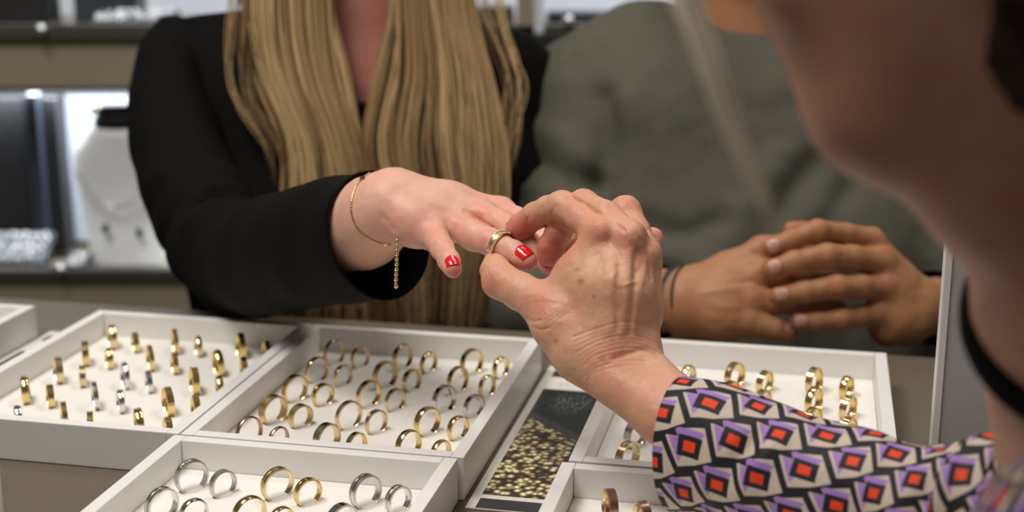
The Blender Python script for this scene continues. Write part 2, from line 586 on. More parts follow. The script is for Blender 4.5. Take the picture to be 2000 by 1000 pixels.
# counter: carcass, top slab, edge strip
RT = Matrix.Rotation(-TA, 3, 'Z')
ctr = empty('display_counter', T(-0.15, 0.8625, FLOOR_Z), -TA)
tag(ctr, 'taupe sales counter that carries the white ring trays', 'counter')
CTW, CTD = 1.9, 0.685
box_obj('counter_top', (0, 0, -FLOOR_Z - 0.0125), (CTW, CTD, 0.025), M['counter'], ctr, bev=0.002)
box_obj('carcass', (0, 0, (-FLOOR_Z - 0.025) / 2), (CTW - 0.1, CTD - 0.12, -FLOOR_Z - 0.0255), M['counter_dark'], ctr, bev=0.002)
for sx in (-0.6, 0.0, 0.6):
    box_obj('carcass_panel', (sx, -(CTD - 0.12) / 2 - 0.006, 0.37), (0.58, 0.011, 0.66), M['counter'], ctr, bev=0.002)

# ------------------------------------------------------------------ back wall display cabinet
CY = 2.15
cab = empty('display_cabinet', (0.0, CY, FLOOR_Z))
tag(cab, 'olive beige wall display cabinet with lit shelves behind the couple', 'cabinet')
cab_m = cab.location


def cab_box(name, x0, x1, y0, y1, mat, d0=0.0, d1=0.02, parent=cab, bev=0.002):
    """box whose front face spans photo pixels x0..x1, y0..y1 at depth d0 behind the cabinet front"""
    a = on_plane_y(x0, y0, CY + d0); b = on_plane_y(x1, y1, CY + d0)
    c = ((a[0] + b[0]) / 2 - cab_m[0], d0 + (d1 - d0) / 2, (a[2] + b[2]) / 2 - cab_m[2])
    return box_obj(name, c, (abs(b[0] - a[0]), d1 - d0, abs(a[2] - b[2])), mat, parent, bev=bev)


def zc(py, d=0.0):
    return on_plane_y(1000, py, CY + d)[2]


XL, XR = -900, 2900
zl = zc(548); a = on_plane_y(XL, 548, CY); b = on_plane_y(XR, 548, CY)
wid = b[0] - a[0]; xm = (a[0] + b[0]) / 2
box_obj('lower_fascia', (xm, 0.01, (zl - FLOOR_Z) / 2), (wid, 0.02, zl - FLOOR_Z), M['fascia'], cab)
cab_box('shelf_rail', XL, XR, 527, 547, M['rail'], -0.012, 0.012)
cab_box('shelf_board', XL, XR, 538, 546, M['fascia'], 0.015, 0.40)
cab_box('middle_fascia', XL, XR, 78, 170, M['fascia'], 0.0, 0.02)
cab_box('fascia_lip', XL, XR, 170, 178, M['rail'], -0.004, 0.02)
cab_box('shelf_rail', XL, XR, 48, 77, M['rail'], -0.012, 0.012)
cab_box('shelf_board', XL, XR, 68, 76, M['fascia'], 0.015, 0.40)
cab_box('upper_fascia', XL, XR, -420, -280, M['fascia'], 0.0, 0.02)
bk = box_obj('back_panel', (xm, 0.41, 0.95), (wid, 0.02, 1.9), M['lit_white'], cab)
for px in (-500, 1010, 1900):
    cab_box('upright_post', px, px + 36, -420, 72, M['fascia'], -0.012, 0.03)
    cab_box('upright_post', px, px + 36, 170, 530, M['fascia'], -0.012, 0.03)
cab_box('post_trim', 1046, 1062, -420, 66, M['lit_white'], -0.014, 0.02)
cab_box('post_trim', 1046, 1062, 180, 527, M['lit_white'], -0.014, 0.02)
for px, py in ((80, 58), (118, 526), (1110, 40), (1400, 526)):
    p = on_plane_y(px, py, CY - 0.02)
    bm = bmesh.new(); bmesh.ops.create_uvsphere(bm, u_segments=16, v_segments=10, radius=0.008)
    bmesh.ops.create_cone(bm, cap_ends=True, segments=12, radius1=0.003, radius2=0.003, depth=0.018, matrix=Matrix.Translation((0, 0.012, 0)) @ Matrix.Rotation(math.pi / 2, 4, 'X'))
    o = bm_obj('door_knob', bm, M['chrome'], cab, True); o.location = (p[0] - cab_m[0], -0.02, p[2] - cab_m[2])
# lamps inside the two lit compartments
for (py, xx, pw) in ((182, -0.55, 4.2), (182, 0.6, 1.6), (-275, -0.5, 1.8), (-275, 0.55, 2.6)):
    ceiling_light('cabinet_lamp', (xx, CY + 0.12, zc(py) - 0.012), (xx, CY + 0.16, zc(py) - 1), 0.9, 0.05, pw, (0.88, 0.94, 1.0))

SH = zc(538, 0.015)                # lower shelf surface
SH2 = zc(68, 0.015)


def shelf_pos(px, d, sh=SH):
    x = on_plane_y(px, 400, CY + d)[0]
    return (x, CY + d, sh + 0.0008)


# white necklace bust
def bust(loc, s, label):
    e = empty('necklace_bust', loc); tag(e, label, 'display bust')
    st = [(0.0, .050, .040), (0.012, .052, .042), (.05, .058, .036), (.10, .066, .034), (.155, .074, .034), (.185, .073, .032), (.205, .060, .030), (.222, .046, .028), (.232, .040, .026)]
    P = np.array([(0, 0.02 * math.sin(z * 12), z) for z, _, _ in st]) * s
    V, Q = tube(P, [r * 1.1 for _, r, _ in st], [r for _, _, r in st], 36, ref=(0, 1.0, 0))
    V = V.copy()
    n = len(V); V = np.vstack([V, P[:1], P[-1:]])
    faces = [tuple(q) for q in Q.tolist()]
    faces += [(n, (j + 1) % 36, j) for j in range(36)] + [(n + 1, n - 36 + j, n - 36 + (j + 1) % 36) for j in range(36)]
    o = mesh_obj('bust_form', V, faces, M['bust'], e)
    # dark neck piece and its gold clasps
    Vn, Qn = tube(np.array([(0, .012, .228), (0, .012, .245), (0, .012, .262)]) * s, [.044, .040, .030], [.03, .028, .022], 28, ref=(0, 1.0, 0))
    f2 = [tuple(q) for q in Qn.tolist()] + [tuple(range(27, -1, -1)), tuple(range(56, 84))]
    mesh_obj('neck_piece', Vn, f2, M['black'], e)
    for sx in (-1, 1):
        bm = bmesh.new(); bm_box(bm, (sx * .034, -.008, .258), (.014, .012, .012), None, .003)
        bm_obj('gold_clasp', bm, M['gold'], e)
    # necklace draped over the front
    t = np.linspace(0, 1, 21)
    nk = np.stack([(t - .5) * .125, -.034 - .004 * np.sin(t * math.pi), .165 - .055 * np.sin(t * math.pi)], -1)
    V, Q = tube(nk, .0016, .0016, 6)
    mesh_obj('necklace_chain', V, Q, M['silver'], e)
    for sx, zz in ((-.022, .075), (.03, .068)):
        bm = bmesh.new(); bmesh.ops.create_icosphere(bm, subdivisions=2, radius=.006, matrix=Matrix.Translation((sx, -.036, zz)) @ Matrix.Diagonal((1, .6, 1.5, 1)))
        bm_obj('dark_earring', bm, M['navy'], e, True)
    return e


M['bust'] = plain('bust_white_leatherette', (0.84, 0.86, 0.88), 0.55, var=0.02)
b0 = bust(shelf_pos(243, 0.05), 1.0, 'white necklace bust with a black neck piece on the lower lit shelf')

# black display blocks, slate strip and backdrop board on the lower shelf


def stand(name, px0, px1, py_top, d, dep, mat, label, cat, sh=SH, py_base=538):
    a = on_plane_y(px0, py_top, CY + d); b = on_plane_y(px1, py_top, CY + d)
    h = a[2] - sh
    e = empty(name, ((a[0] + b[0]) / 2, CY + d + dep / 2, sh + 0.0006)); tag(e, label, cat)
    w = b[0] - a[0]
    box_obj('panel', (0, 0, .010 + (h - .010) / 2), (w, dep, h - .010), mat, e, bev=.002)
    box_obj('foot', (0, 0, .005), (w + .006, dep + .008, .010), M['rail'], e, bev=.001)
    return e


stand('display_backdrop', 124, 292, 186, 0.20, 0.01, M['lit_white'], 'pale backdrop board standing behind the necklace bust', 'backdrop board')
stand('display_block', -60, 44, 190, 0.13, 0.05, M['black'], 'wide black display block at the far left of the lower shelf', 'display block')
stand('display_column', 47, 70, 186, 0.10, 0.03, M['navy'], 'slim slate blue column between two black display blocks', 'display column')
stand('display_block', 74, 108, 192, 0.12, 0.05, M['black'], 'narrow black display block beside the pale backdrop board', 'display block')
stand('display_block', 1120, 1300, 240, 0.15, 0.05, M['navy'], 'slate display block on the lower shelf behind the man', 'display block')


def bead_tray(px0, px1, d, tilt, label, sh=SH, n=150, dep=.07, lift=0.0):
    a = on_plane_y(px0, 450, CY + d); b = on_plane_y(px1, 450, CY + d); w = b[0] - a[0]
    e = empty('jewellery_pad', ((a[0] + b[0]) / 2, CY + d, sh + .0008 + lift)); tag(e, label, 'jewellery pad')
    R = Matrix.Rotation(tilt, 3, 'X')
    hz = math.sin(tilt) * dep / 2 + .012
    box_obj('pad', (0, 0, hz), (w, dep, .012), M['navy'], e, rot=R, bev=.002)
    box_obj('pad_stand', (0, 0.01, .004), (w * .8, dep * .6, .008), M['black'], e, bev=.001)
    if lift > 0:
        box_obj('riser', (0, 0.01, -lift / 2), (w, dep * .7, lift - .0006), M['black'], e, bev=.001)
    Vs, Fs = [], []
    bm = bmesh.new(); bmesh.ops.create_icosphere(bm, subdivisions=1, radius=1)
    v0 = np.array([v.co[:] for v in bm.verts]); f0 = [[v.index for v in f.verts] for f in bm.faces]; bm.free()
    Vl, Fl = [], []
    for i in range(n):
        x = random.uniform(-w / 2 + .006, w / 2 - .006); y = random.uniform(-dep / 2 + .006, dep / 2 - .006)
        p = np.array(R @ Vector((x, y, .0075))) + (0, 0, hz)
        Fl += [[k + len(Vl) * 12 for k in f] for f in f0]
        Vl.append(v0 * random.uniform(.0022, .0042) + p)
    o = mesh_obj('pearl_beads', np.vstack(Vl), Fl, M['pearl'], e); o['kind'] = 'stuff'
    return e


M['pearl'] = plain('pearl_white', (0.85, 0.86, 0.88), 0.18, var=0.02, coat=0.5)
bead_tray(-60, 96, 0.06, 0.5, 'slate pad of white pearls low on the left of the lower shelf', dep=.075)
bead_tray(-60, 108, 0.12, 0.55, 'raised slate pad of white pearls in front of the wide black block', lift=.055, dep=.06) if False else None
bead_tray(128, 172, 0.02, 0.3, 'small pad of pearls at the foot of the necklace bust', n=40, dep=.05)
stand('display_block', -80, 84, -120, 0.10, 0.06, M['black'], 'large black display block on the upper shelf at far left', 'display block', SH2)
stand('display_block', 136, 262, -90, 0.12, 0.06, M['navy'], 'dark slate display block on the upper shelf', 'display block', SH2)
bead_tray(215, 370, 0.05, 0.3, 'pad of pearls on the upper shelf beside the slate block', SH2, n=90, dep=.05)
stand('display_block', 930, 1004, 14, 0.06, 0.06, M['rail'], 'low grey display box on the upper shelf left of the post', 'display block', SH2)
stand('display_block', 1070, 1230, 26, 0.08, 0.06, M['navy'], 'low slate display box on the upper shelf right of the post', 'display block', SH2)

# ------------------------------------------------------------------ trays
RIM, PAD, WALL = 0.030, 0.010, 0.009


def tray(u0, v0, w, d, label):
    e = empty('ring_tray', T(u0 + w / 2, v0 + d / 2, 0.0004), -TA)
    tag(e, label, 'ring tray', 'white ring trays')
    box_obj('base_board', (0, 0, .002), (w - 2 * WALL - .0004, d - 2 * WALL - .0004, .004), M['white'], e, bev=0)
    for s in (-1, 1):
        box_obj('side_wall', (s * (w - WALL) / 2, 0, RIM / 2), (WALL, d, RIM), M['white'], e, bev=.0007)
        box_obj('end_wall', (0, s * (d - WALL) / 2, RIM / 2), (w - 2 * WALL - .0003, WALL, RIM), M['white'], e, bev=.0007)
    box_obj('foam_liner', (0, 0, (PAD + .004) / 2 + .0001), (w - 2 * WALL - .0006, d - 2 * WALL - .0006, PAD - .004), M['liner'], e, bev=.0006)
    return e


UL, VM = -0.4085, 0.8305
TW, TD = 0.1965, 0.2605
trays = {
    'middle': (UL, VM, TW, TD, 'white ring tray in the centre, full of upright gold rings'),
    'left': (UL - TW - .0015, VM, TW, TD, 'white tray at left whose rings are seen edge-on'),
    'front': (UL - .0035, VM - TD - .0022, TW, TD, 'white tray nearest the camera at bottom left centre'),
    'right': (-0.1455, 0.8405, .2075, .2715, 'white ring tray in front of the clasped hands'),
    'near_right': (-0.1490, 0.8405 - .2615 - .002, .2075, .2600, 'white tray at bottom partly under the patterned sleeve'),
    'far_left': (-0.6680 - TW, VM, TW, TD, 'white tray cut off by the left edge of the picture'),
}
tray_e = {k: tray(*v) for k, v in trays.items()}

# rings
ring_mesh = {}


def ring_profile(kind, w, th):
    h = w / 2
    if kind == 'flat':
        return [(-h, .0002), (-h + .0003, th), (h - .0003, th), (h, .0002), (h - .0003, 0), (-h + .0003, 0)]
    if kind == 'dome':
        return [(-h, .0003), (-h * .85, th * .7), (-h * .5, th * .94), (0, th), (h * .5, th * .94), (h * .85, th * .7), (h, .0003), (h * .6, 0), (-h * .6, 0)]
    if kind == 'groove':
        return [(-h, .0002), (-h + .0003, th), (-h * .45, th), (-h * .38, th * .75), (h * .38, th * .75), (h * .45, th), (h - .0003, th), (h, .0002), (h - .0003, 0), (-h + .0003, 0)]


def ring_me(D, w, th, kind, mat, mat2):
    key = (D, w, th, kind, mat, mat2)
    if key in ring_mesh: return ring_mesh[key]
    pr = ring_profile(kind, w, th); n = len(pr); S = 56
    ri = D / 2 - th
    V = []; Fc = []
    for i in range(S):
        a = 2 * math.pi * i / S
        for y, r in pr:
            V.append(((ri + r) * math.sin(a), y, D / 2 - (ri + r) * math.cos(a)))
    for i in range(S):
        for j in range(n):
            Fc.append((i * n + j, i * n + (j + 1) % n, ((i + 1) % S) * n + (j + 1) % n, ((i + 1) % S) * n + j))
    me = bpy.data.meshes.new('ring_band'); me.from_pydata(V, [], Fc); me.update()
    me.materials.append(M[mat]); me.materials.append(M[mat2])
    bm = bmesh.new(); bm.from_mesh(me); bmesh.ops.recalc_face_normals(bm, faces=bm.faces)
    for f in bm.faces:
        f.smooth = True
    # sharp long edges keep the band crisp
    for e in bm.edges:
        if len(e.link_faces) == 2 and e.calc_face_angle(0) > 0.6: e.smooth = False
    bm.to_mesh(me); bm.free()
    if kind == 'groove':
        for p in me.polygons:
            if p.index % n == 3: p.material_index = 1
    if kind == 'flat' and mat2 != mat:
        for p in me.polygons:
            if p.index % n == 1: p.material_index = 1
    ring_mesh[key] = me
    return me


ORD = ['first', 'second', 'third', 'fourth', 'fifth', 'sixth']
CO = [.0322, .0552, .0896, .1122, .1482, .1716]
RO = [.2210, .1760, .1310, .0843, .0388, -.002]
TAB = {}


def tab_mesh(D):
    """foam tongue that fills the bottom of a ring"""
    if D in TAB: return TAB[D]
    bm = bmesh.new()
    bmesh.ops.create_cone(bm, cap_ends=True, segments=20, radius1=D * .36, radius2=D * .30, depth=.004, matrix=Matrix.Diagonal((1, .8, 1, 1)))
    es = [e for e in bm.edges if all(v.co.z > 0 for v in e.verts)]
    bmesh.ops.bevel(bm, geom=es, offset=.0015, segments=3, affect='EDGES', profile=.5)
    me = bpy.data.meshes.new('foam_tongue'); bm.to_mesh(me); bm.free()
    me.materials.append(M['liner'])
    me.polygons.foreach_set('use_smooth', np.ones(len(me.polygons), dtype=bool))
    TAB[D] = me
    return me


def put_ring(tkey, c, r, spec, axis_deg, label, sink=.0022, co=None, stones=0):
    tab = tkey == 'front'
    u0, v0, w, d, _ = trays[tkey]
    D, bw, th, kind, m1, m2 = spec
    cc = (co or CO)[c]
    u = u0 + cc + random.uniform(-.0006, .0006); v = v0 + RO[r] - (.004 if c % 2 else 0) + random.uniform(-.0006, .0006)
    rz = math.radians(axis_deg + random.uniform(-5, 5))
    o = bpy.data.objects.new('finger_ring', ring_me(*spec))
    o.location = tuple(T(u, v, PAD - sink)); o.rotation_euler = (random.uniform(-.05, .05), 0, rz)
    link(o)
    tag(o, label, 'ring', 'rings in the trays')
    if tab:
        t = bpy.data.objects.new('foam_tongue', tab_mesh(D))
        e = tray_e[tkey]
        link(t, e)
        lp = Matrix.Rotation(TA, 3, 'Z') @ (Vector(T(u, v, 0)) - Vector(e.location[:2] + (0,)))
        t.location = (lp.x, lp.y, PAD - .0006); t.rotation_euler = (0, 0, rz + TA)
    for k in range(stones):
        a = math.radians(-30 + 12 * k - 10)
        s = bpy.data.objects.new('stone', STONE); link(s, o)
        R = D / 2 - .0004
        s.location = (R * math.sin(a), -bw * .1, D / 2 + R * math.cos(a)); s.rotation_euler = (0, a, 0)
    return o


bm = bmesh.new(); bmesh.ops.create_cone(bm, cap_ends=True, segments=8, radius1=.0008, radius2=.0005, depth=.0006)
STONE = bpy.data.meshes.new('stone'); bm.to_mesh(STONE); bm.free(); STONE.materials.append(M['stone'])

ROWN = ['back', 'second', 'third', 'fourth', 'front']
BIGD, SMD = .0228, .0192
G = lambda w=.0045, big=True, k='flat', a='gold', b=None: (BIGD if big else SMD, w, .0014, k, a, b or a)
SHAPE = {'flat': 'flat', 'dome': 'domed', 'groove': 'grooved'}
COLN = {'gold': 'yellow gold', 'gold_brushed': 'brushed gold', 'pale_gold': 'pale gold', 'silver': 'silver', 'silver_brushed': 'brushed silver', 'rose': 'rose-brown'}

# middle tray: five rows of three pairs
mid_w = [[.004, .0035, .0045, .0045, .005, .0045], [.004, .004, .0055, .0045, .004, .004], [.005, .005, .0045, .004, .0045, .0042], [.007, .006, .004, .004, .0055, .005], [.004, .0035, .006, .004, .005, .0045]]
mid_m = [['gold', 'gold', 'gold', 'gold', 'gold', 'gold'], ['gold', 'pale_gold', 'gold_brushed', 'pale_gold', 'gold', 'gold'],
         ['gold', 'gold', 'gold', 'pale_gold', 'silver', 'silver'], ['gold_brushed', 'gold_brushed', 'pale_gold', 'pale_gold', 'gold', 'gold'], ['rose', 'rose', 'pale_gold', 'gold', 'gold', 'gold']]
mid_k = [['dome', 'flat', 'dome', 'dome', 'flat', 'dome'], ['dome', 'dome', 'flat', 'flat', 'flat', 'dome'], ['flat', 'groove', 'flat', 'flat', 'flat', 'flat'], ['flat', 'flat', 'flat', 'groove', 'dome', 'dome'], ['dome', 'dome', 'flat', 'flat', 'dome', 'dome']]
for r in range(5):
    for c in range(6):
        mt = mid_m[r][c]; kd = mid_k[r][c]
        put_ring('middle', c, r, G(mid_w[r][c], c % 2 == 0, kd, mt), 50,
                 f'{COLN[mt]} {SHAPE[kd]} ring, {ORD[c]} from left in the {ROWN[r]} row of the centre tray', stones=(5 if (r, c) == (1, 3) else 0))
# left tray: same layout, rings turned edge-on
lm = [['pale_gold', 'gold', 'gold', 'pale_gold', 'gold', 'gold'], ['gold', 'gold', 'gold', 'gold', 'gold', 'gold'], ['pale_gold', 'pale_gold', 'silver', 'silver', 'gold', 'gold'], ['gold', 'gold', 'silver', 'silver', 'gold', 'gold'], ['gold', 'silver', 'gold', 'gold', 'gold', 'gold']]
lk = ['dome', 'flat', 'groove', 'dome', 'flat', 'groove']
for r in range(5):
    for c in range(6):
        mt = lm[r][c]; kd = lk[(r * 2 + c) % 6]
        if (r, c) == (4, 0): continue
        put_ring('left', c, r, G([.0055, .005, .004, .0045, .0055, .005][c], c % 2 == 0, kd, mt), -69,
                 f'{COLN[mt]} {SHAPE[kd]} ring, {ORD[c]} from left in the {ROWN[r]} row of the left tray')
# front tray: two rows in view, more in front of the frame are left out
fm = [['silver_brushed', 'silver_brushed', 'pale_gold', 'gold', 'silver_brushed', 'silver'], ['silver', 'silver', 'gold', 'gold', 'silver', 'silver']]
fk = [['groove', 'flat', 'groove', 'groove', 'groove', 'groove'], ['groove', 'dome', 'dome', 'dome', 'flat', 'flat']]
CF = [c - .0015 for c in CO]
for r in range(2):
    for c in range(6):
        mt = fm[r][c]; kd = fk[r][c]
        m2 = {'silver_brushed': 'silver', 'pale_gold': 'gold_brushed', 'gold': 'gold', 'silver': 'silver_brushed'}[mt] if kd == 'groove' else mt
        put_ring('front', c, r, G([.0052, .0045, .0052, .0048, .0058, .0052][c], c % 2 == 0, kd, mt, m2), 46,
                 f'{COLN[mt]} {SHAPE[kd]} ring, {ORD[c]} from left in the {ROWN[r]} row of the nearest tray', co=CF, stones=(4 if (r, c) in ((0, 5), (0, 0)) else 0))
# right tray
CR = [c * 1.03 for c in CO]
for r, c, mt in [(0, 0, 'pale_gold'), (0, 1, 'pale_gold'), (0, 2, 'gold'), (0, 3, 'gold'), (0, 4, 'gold'), (0, 5, 'gold'), (1, 2, 'gold'), (1, 3, 'pale_gold'), (1, 4, 'gold'), (1, 5, 'gold'),
                 (2, 2, 'gold'), (2, 3, 'gold'), (2, 4, 'gold'), (2, 5, 'gold'), (3, 0, 'silver'), (3, 1, 'gold'), (3, 2, 'gold'), (4, 0, 'pale_gold'), (4, 1, 'silver')]:
    kd = ['groove', 'dome', 'groove', 'flat'][(r + c) % 4]
    put_ring('right', c, r, G(.0058, c % 2 == 0, kd, mt, 'pale_gold' if kd == 'groove' else None), 52,
             f'{COLN[mt]} {SHAPE[kd]} ring, {ORD[c]} from left in the {ROWN[r]} row of the right tray', co=CR)
for c, mt, nm in ((0, 'rose', 'first'), (1, 'rose', 'second')):
    put_ring('near_right', c, 0, G(.0058, c == 0, 'flat', 'pale_gold', 'rose'), -76, f'rose-brown satin ring, {nm} from left in the tray under the patterned sleeve', co=[.036, .0585], stones=3)

# ------------------------------------------------------------------ printed cards between the trays


def card(u0, u1, v0, v1, label, printed=True):
    e = empty('printed_card', T((u0 + u1) / 2, (v0 + v1) / 2, 0.0003), -TA); tag(e, label, 'printed card')
    w, d = u1 - u0, v1 - v0
    box_obj('card_sheet', (0, 0, .0006), (w, d, .0012), M['card_white'], e, bev=.0002)
    pw, p0, p1 = w * .40, -d / 2 + .022, d / 2 - .058
    V = [(-pw, p0, .0014), (pw, p0, .0014), (pw, p1, .0014), (-pw, p1, .0014)]
    mesh_obj('bead_photo', V, [(0, 1, 2, 3)], M['card_print'], e, smooth=False, uv=[(0, 0), (1, 0), (1, 1), (0, 1)])
    for y in (-d / 2 + .008, d / 2 - .020):
        bm = bmesh.new(); bm_box(bm, (0, y, .0014), (w * .78, .015, .0002))
        bm_obj('black_strip', bm, M['strip_black'], e)
    # pale caption line
    bm = bmesh.new()
    for k in range(6): bm_box(bm, (-.012 + k * .005, d / 2 - .045, .0014), (.0028, .0014, .0001))
    bm_obj('caption_print', bm, M['panel_grey'], e)
    return e


card(UL + TW + .0035, -0.1455 - .003, VM - .012, VM + TD + .018, 'printed card with gold bead photo between the centre and right trays')
card(-0.6680 + .002, UL - TW - .004, VM - .012, VM + TD + .018, 'printed card in the gap left of the edge-on ring tray')

# ------------------------------------------------------------------ upright white display boards


def board(px_l, z, w, h, th, rz, label, anchor='l'):
    x = (px_l - 1000) / F_PX * z
    # foot on the counter at lens depth z
    y = (z - CAM_H * SP) / CP
    e = empty('display_board', (x, y, 0.0004), rz); tag(e, label, 'display board')
    sx = 1 if anchor == 'l' else -1
    box_obj('face_panel', (sx * w / 2, 0, h / 2 + .003), (w - .010, th * .7, h - .008), M['panel_grey'], e, bev=.0006)
    for s, nm in ((0, 'edge_trim'), (1, 'edge_trim')):
        box_obj(nm, (sx * (w * s + (.0025 if s == 0 else -.0025)), 0, h / 2), (.005, th, h), M['white'], e, bev=.0006)
    box_obj('edge_trim', (sx * w / 2, 0, h - .002), (w - .0102, th, .004), M['white'], e, bev=.0005)
    box_obj('foot_plate', (sx * w / 2, 0, .0015), (w - .0102, th, .003), M['white'], e, bev=.0005)
    return e


board(1812, 0.972, 0.16, 0.235, 0.009, math.radians(-8), 'tall grey display board with white edge behind the patterned sleeve')
board(15, 0.83, 0.12, 0.075, 0.009, math.radians(10), 'low white board at the left edge of the picture', 'r')

# ------------------------------------------------------------------ people: helpers
def pr(px, py, z, r):
    """joint at photo pixel (px, py), lens depth z, radius r px -> (point, radius in m)"""
    return (W(px, py, z), r * z / F_PX)


def proj(V):
    x = V[:, 0]; y = V[:, 1]; z = V[:, 2] - CAM_H
    d = y * CP - z * SP; u = y * SP + z * CP
    return np.stack([1000 + F_PX * x / d, 500 - F_PX * u / d], -1), d


def field_for(chains, h, pad=0.012):
    pts = np.array([p for c in chains for p, _ in c]); rr = np.array([r for c in chains for _, r in c])
    return Field((pts - rr[:, None]).min(0) - pad, (pts + rr[:, None]).max(0) + pad, h)


def build_hand(palm, fingers, h, kp=.009, kf=.003, kj=.006, smooth=2, extra=None):
    fl = field_for(palm + fingers, h)
    gp_ = fl.blank()
    for c in palm: fl.chain(c, kp, gp_)
    if extra: extra(fl, gp_)
    tot = gp_.copy()
    for c in fingers:
        g = fl.chain(c, kf)
        tot = np.minimum(tot, fl.smin(gp_, g, kj))
    return fl.mesh(tot, smooth)


def px_ridges(V, Nn, ridges):
    """raise or sink narrow lines given as photo-pixel polylines on the side turned to the viewer"""
    pp, d = proj(V)
    cd = np.array((0, CP, -SP))
    face = np.clip(-(Nn @ cd) * 2.0, 0, 1)
    off = np.zeros(len(V))
    P2 = np.c_[pp, np.zeros(len(V))]
    for pts, wd, hgt in ridges:
        q = np.array([(x, y, 0.0) for x, y in pts])
        if len(q) > 2: q = catmull(q, len(q) * 4)
        dd = dist_poly(P2, q)
        off += hgt * np.exp(-(dd / wd) ** 2) * face
    return off


def px_spots(V, spots):
    pp, _ = proj(V)
    a = np.zeros(len(V))
    for x, y, r, s in spots:
        a = np.maximum(a, s * np.exp(-((pp[:, 0] - x) ** 2 + (pp[:, 1] - y) ** 2) / (r * r)))
    return a


def nail(parent, prev, tip, dorsal, width, length, rad, mat, back=0.25, arc=0.95, lift=0.0005, rprev=None, surf=None, off=None):
    a = tip - prev; a /= np.linalg.norm(a)
    n = np.asarray(dorsal, float); n -= a * (n @ a); n /= np.linalg.norm(n)
    s = np.cross(a, n)
    nu, nj = 13, 11
    Vv = []
    R = width / 2 / math.sin(arc)
    seg = np.linalg.norm(tip - prev); rprev = rprev or rad
    for j in range(nj):
        t = j / (nj - 1)
        for i in range(nu):
            u = -1 + 2 * i / (nu - 1)
            L = length * (t - back) * 1.0
            # rounded cuticle end and rounded free edge
            cut = (0.22 * length * u * u) * (1 - t) - (0.16 * length * u * u) * t
            ph = u * arc
            drop = (rprev - rad) * min(1, max(0, -L / seg)) - .35 * max(0, L) ** 2 / rad
            pt = tip + a * (L + cut) + n * (rad - R + R * math.cos(ph) + lift + drop) + s * R * math.sin(ph)
            if surf is not None:      # lie on the finger
                h = surf.ray_cast(Vector(pt + off + n * .012), Vector(-n))
                if h[0] is not None and h[3] < .018: pt = np.array(h[0]) - off + n * (.0004 + .0003 * (1 - u * u))
            Vv.append(pt)
    Fq = np.array([[j * nu + i, j * nu + i + 1, (j + 1) * nu + i + 1, (j + 1) * nu + i] for j in range(nj - 1) for i in range(nu - 1)])
    G_ = np.array(Vv).reshape(nj, nu, 3)
    for _ in range(6):
        G_[1:-1] = .5 * G_[1:-1] + .25 * (G_[2:] + G_[:-2]); G_[:, 1:-1] = .5 * G_[:, 1:-1] + .25 * (G_[:, 2:] + G_[:, :-2])
    o = mesh_obj('fingernail', G_.reshape(-1, 3) + n * .0003, Fq, mat, parent)
    md = o.modifiers.new('thickness', 'SOLIDIFY'); md.thickness = .0007; md.offset = 0
    sb = o.modifiers.new('round', 'SUBSURF'); sb.levels = 1; sb.render_levels = 1
    return o


def loft(P, ra, rb, nl, ns, ref=(0, 0, 1.0), disp=None, per=None):
    """open sleeve surface with UV; returns V, Q, UV"""
    P = np.asarray(P, float); m = len(P)
    C = catmull(P, nl)
    ts = np.linspace(0, m - 1, nl)
    ra = np.interp(ts, np.arange(m), ra); rb = np.interp(ts, np.arange(m), rb)
    _, A, B = frames(C, ref)
    th = np.linspace(-math.pi, math.pi, ns + 1)
    off = ra[:, None, None] * np.cos(th)[None, :, None] * A[:, None] + rb[:, None, None] * np.sin(th)[None, :, None] * B[:, None]
    s = np.r_[0, np.cumsum(np.linalg.norm(np.diff(C, axis=0), axis=1))]
    if disp is not None:
        nrm = off / (np.linalg.norm(off, axis=2)[..., None] + 1e-9)
        off = off + nrm * disp(s[:, None], th[None, :])[..., None]
    V = (C[:, None] + off).reshape(-1, 3)
    i = np.arange(nl - 1)[:, None]; j = np.arange(ns)[None]
    k = ns + 1
    Q = np.stack([i * k + j, (i + 1) * k + j, (i + 1) * k + j + 1, i * k + j + 1], -1).reshape(-1, 4)
    UV = None
    if per is not None:
        rm = (np.mean(ra) + np.mean(rb)) / 2
        UV = np.stack([np.broadcast_to(s[:, None] / per[0], (nl, k)), np.broadcast_to(th[None] * rm / per[1], (nl, k))], -1).reshape(-1, 2)
    return V, Q, UV


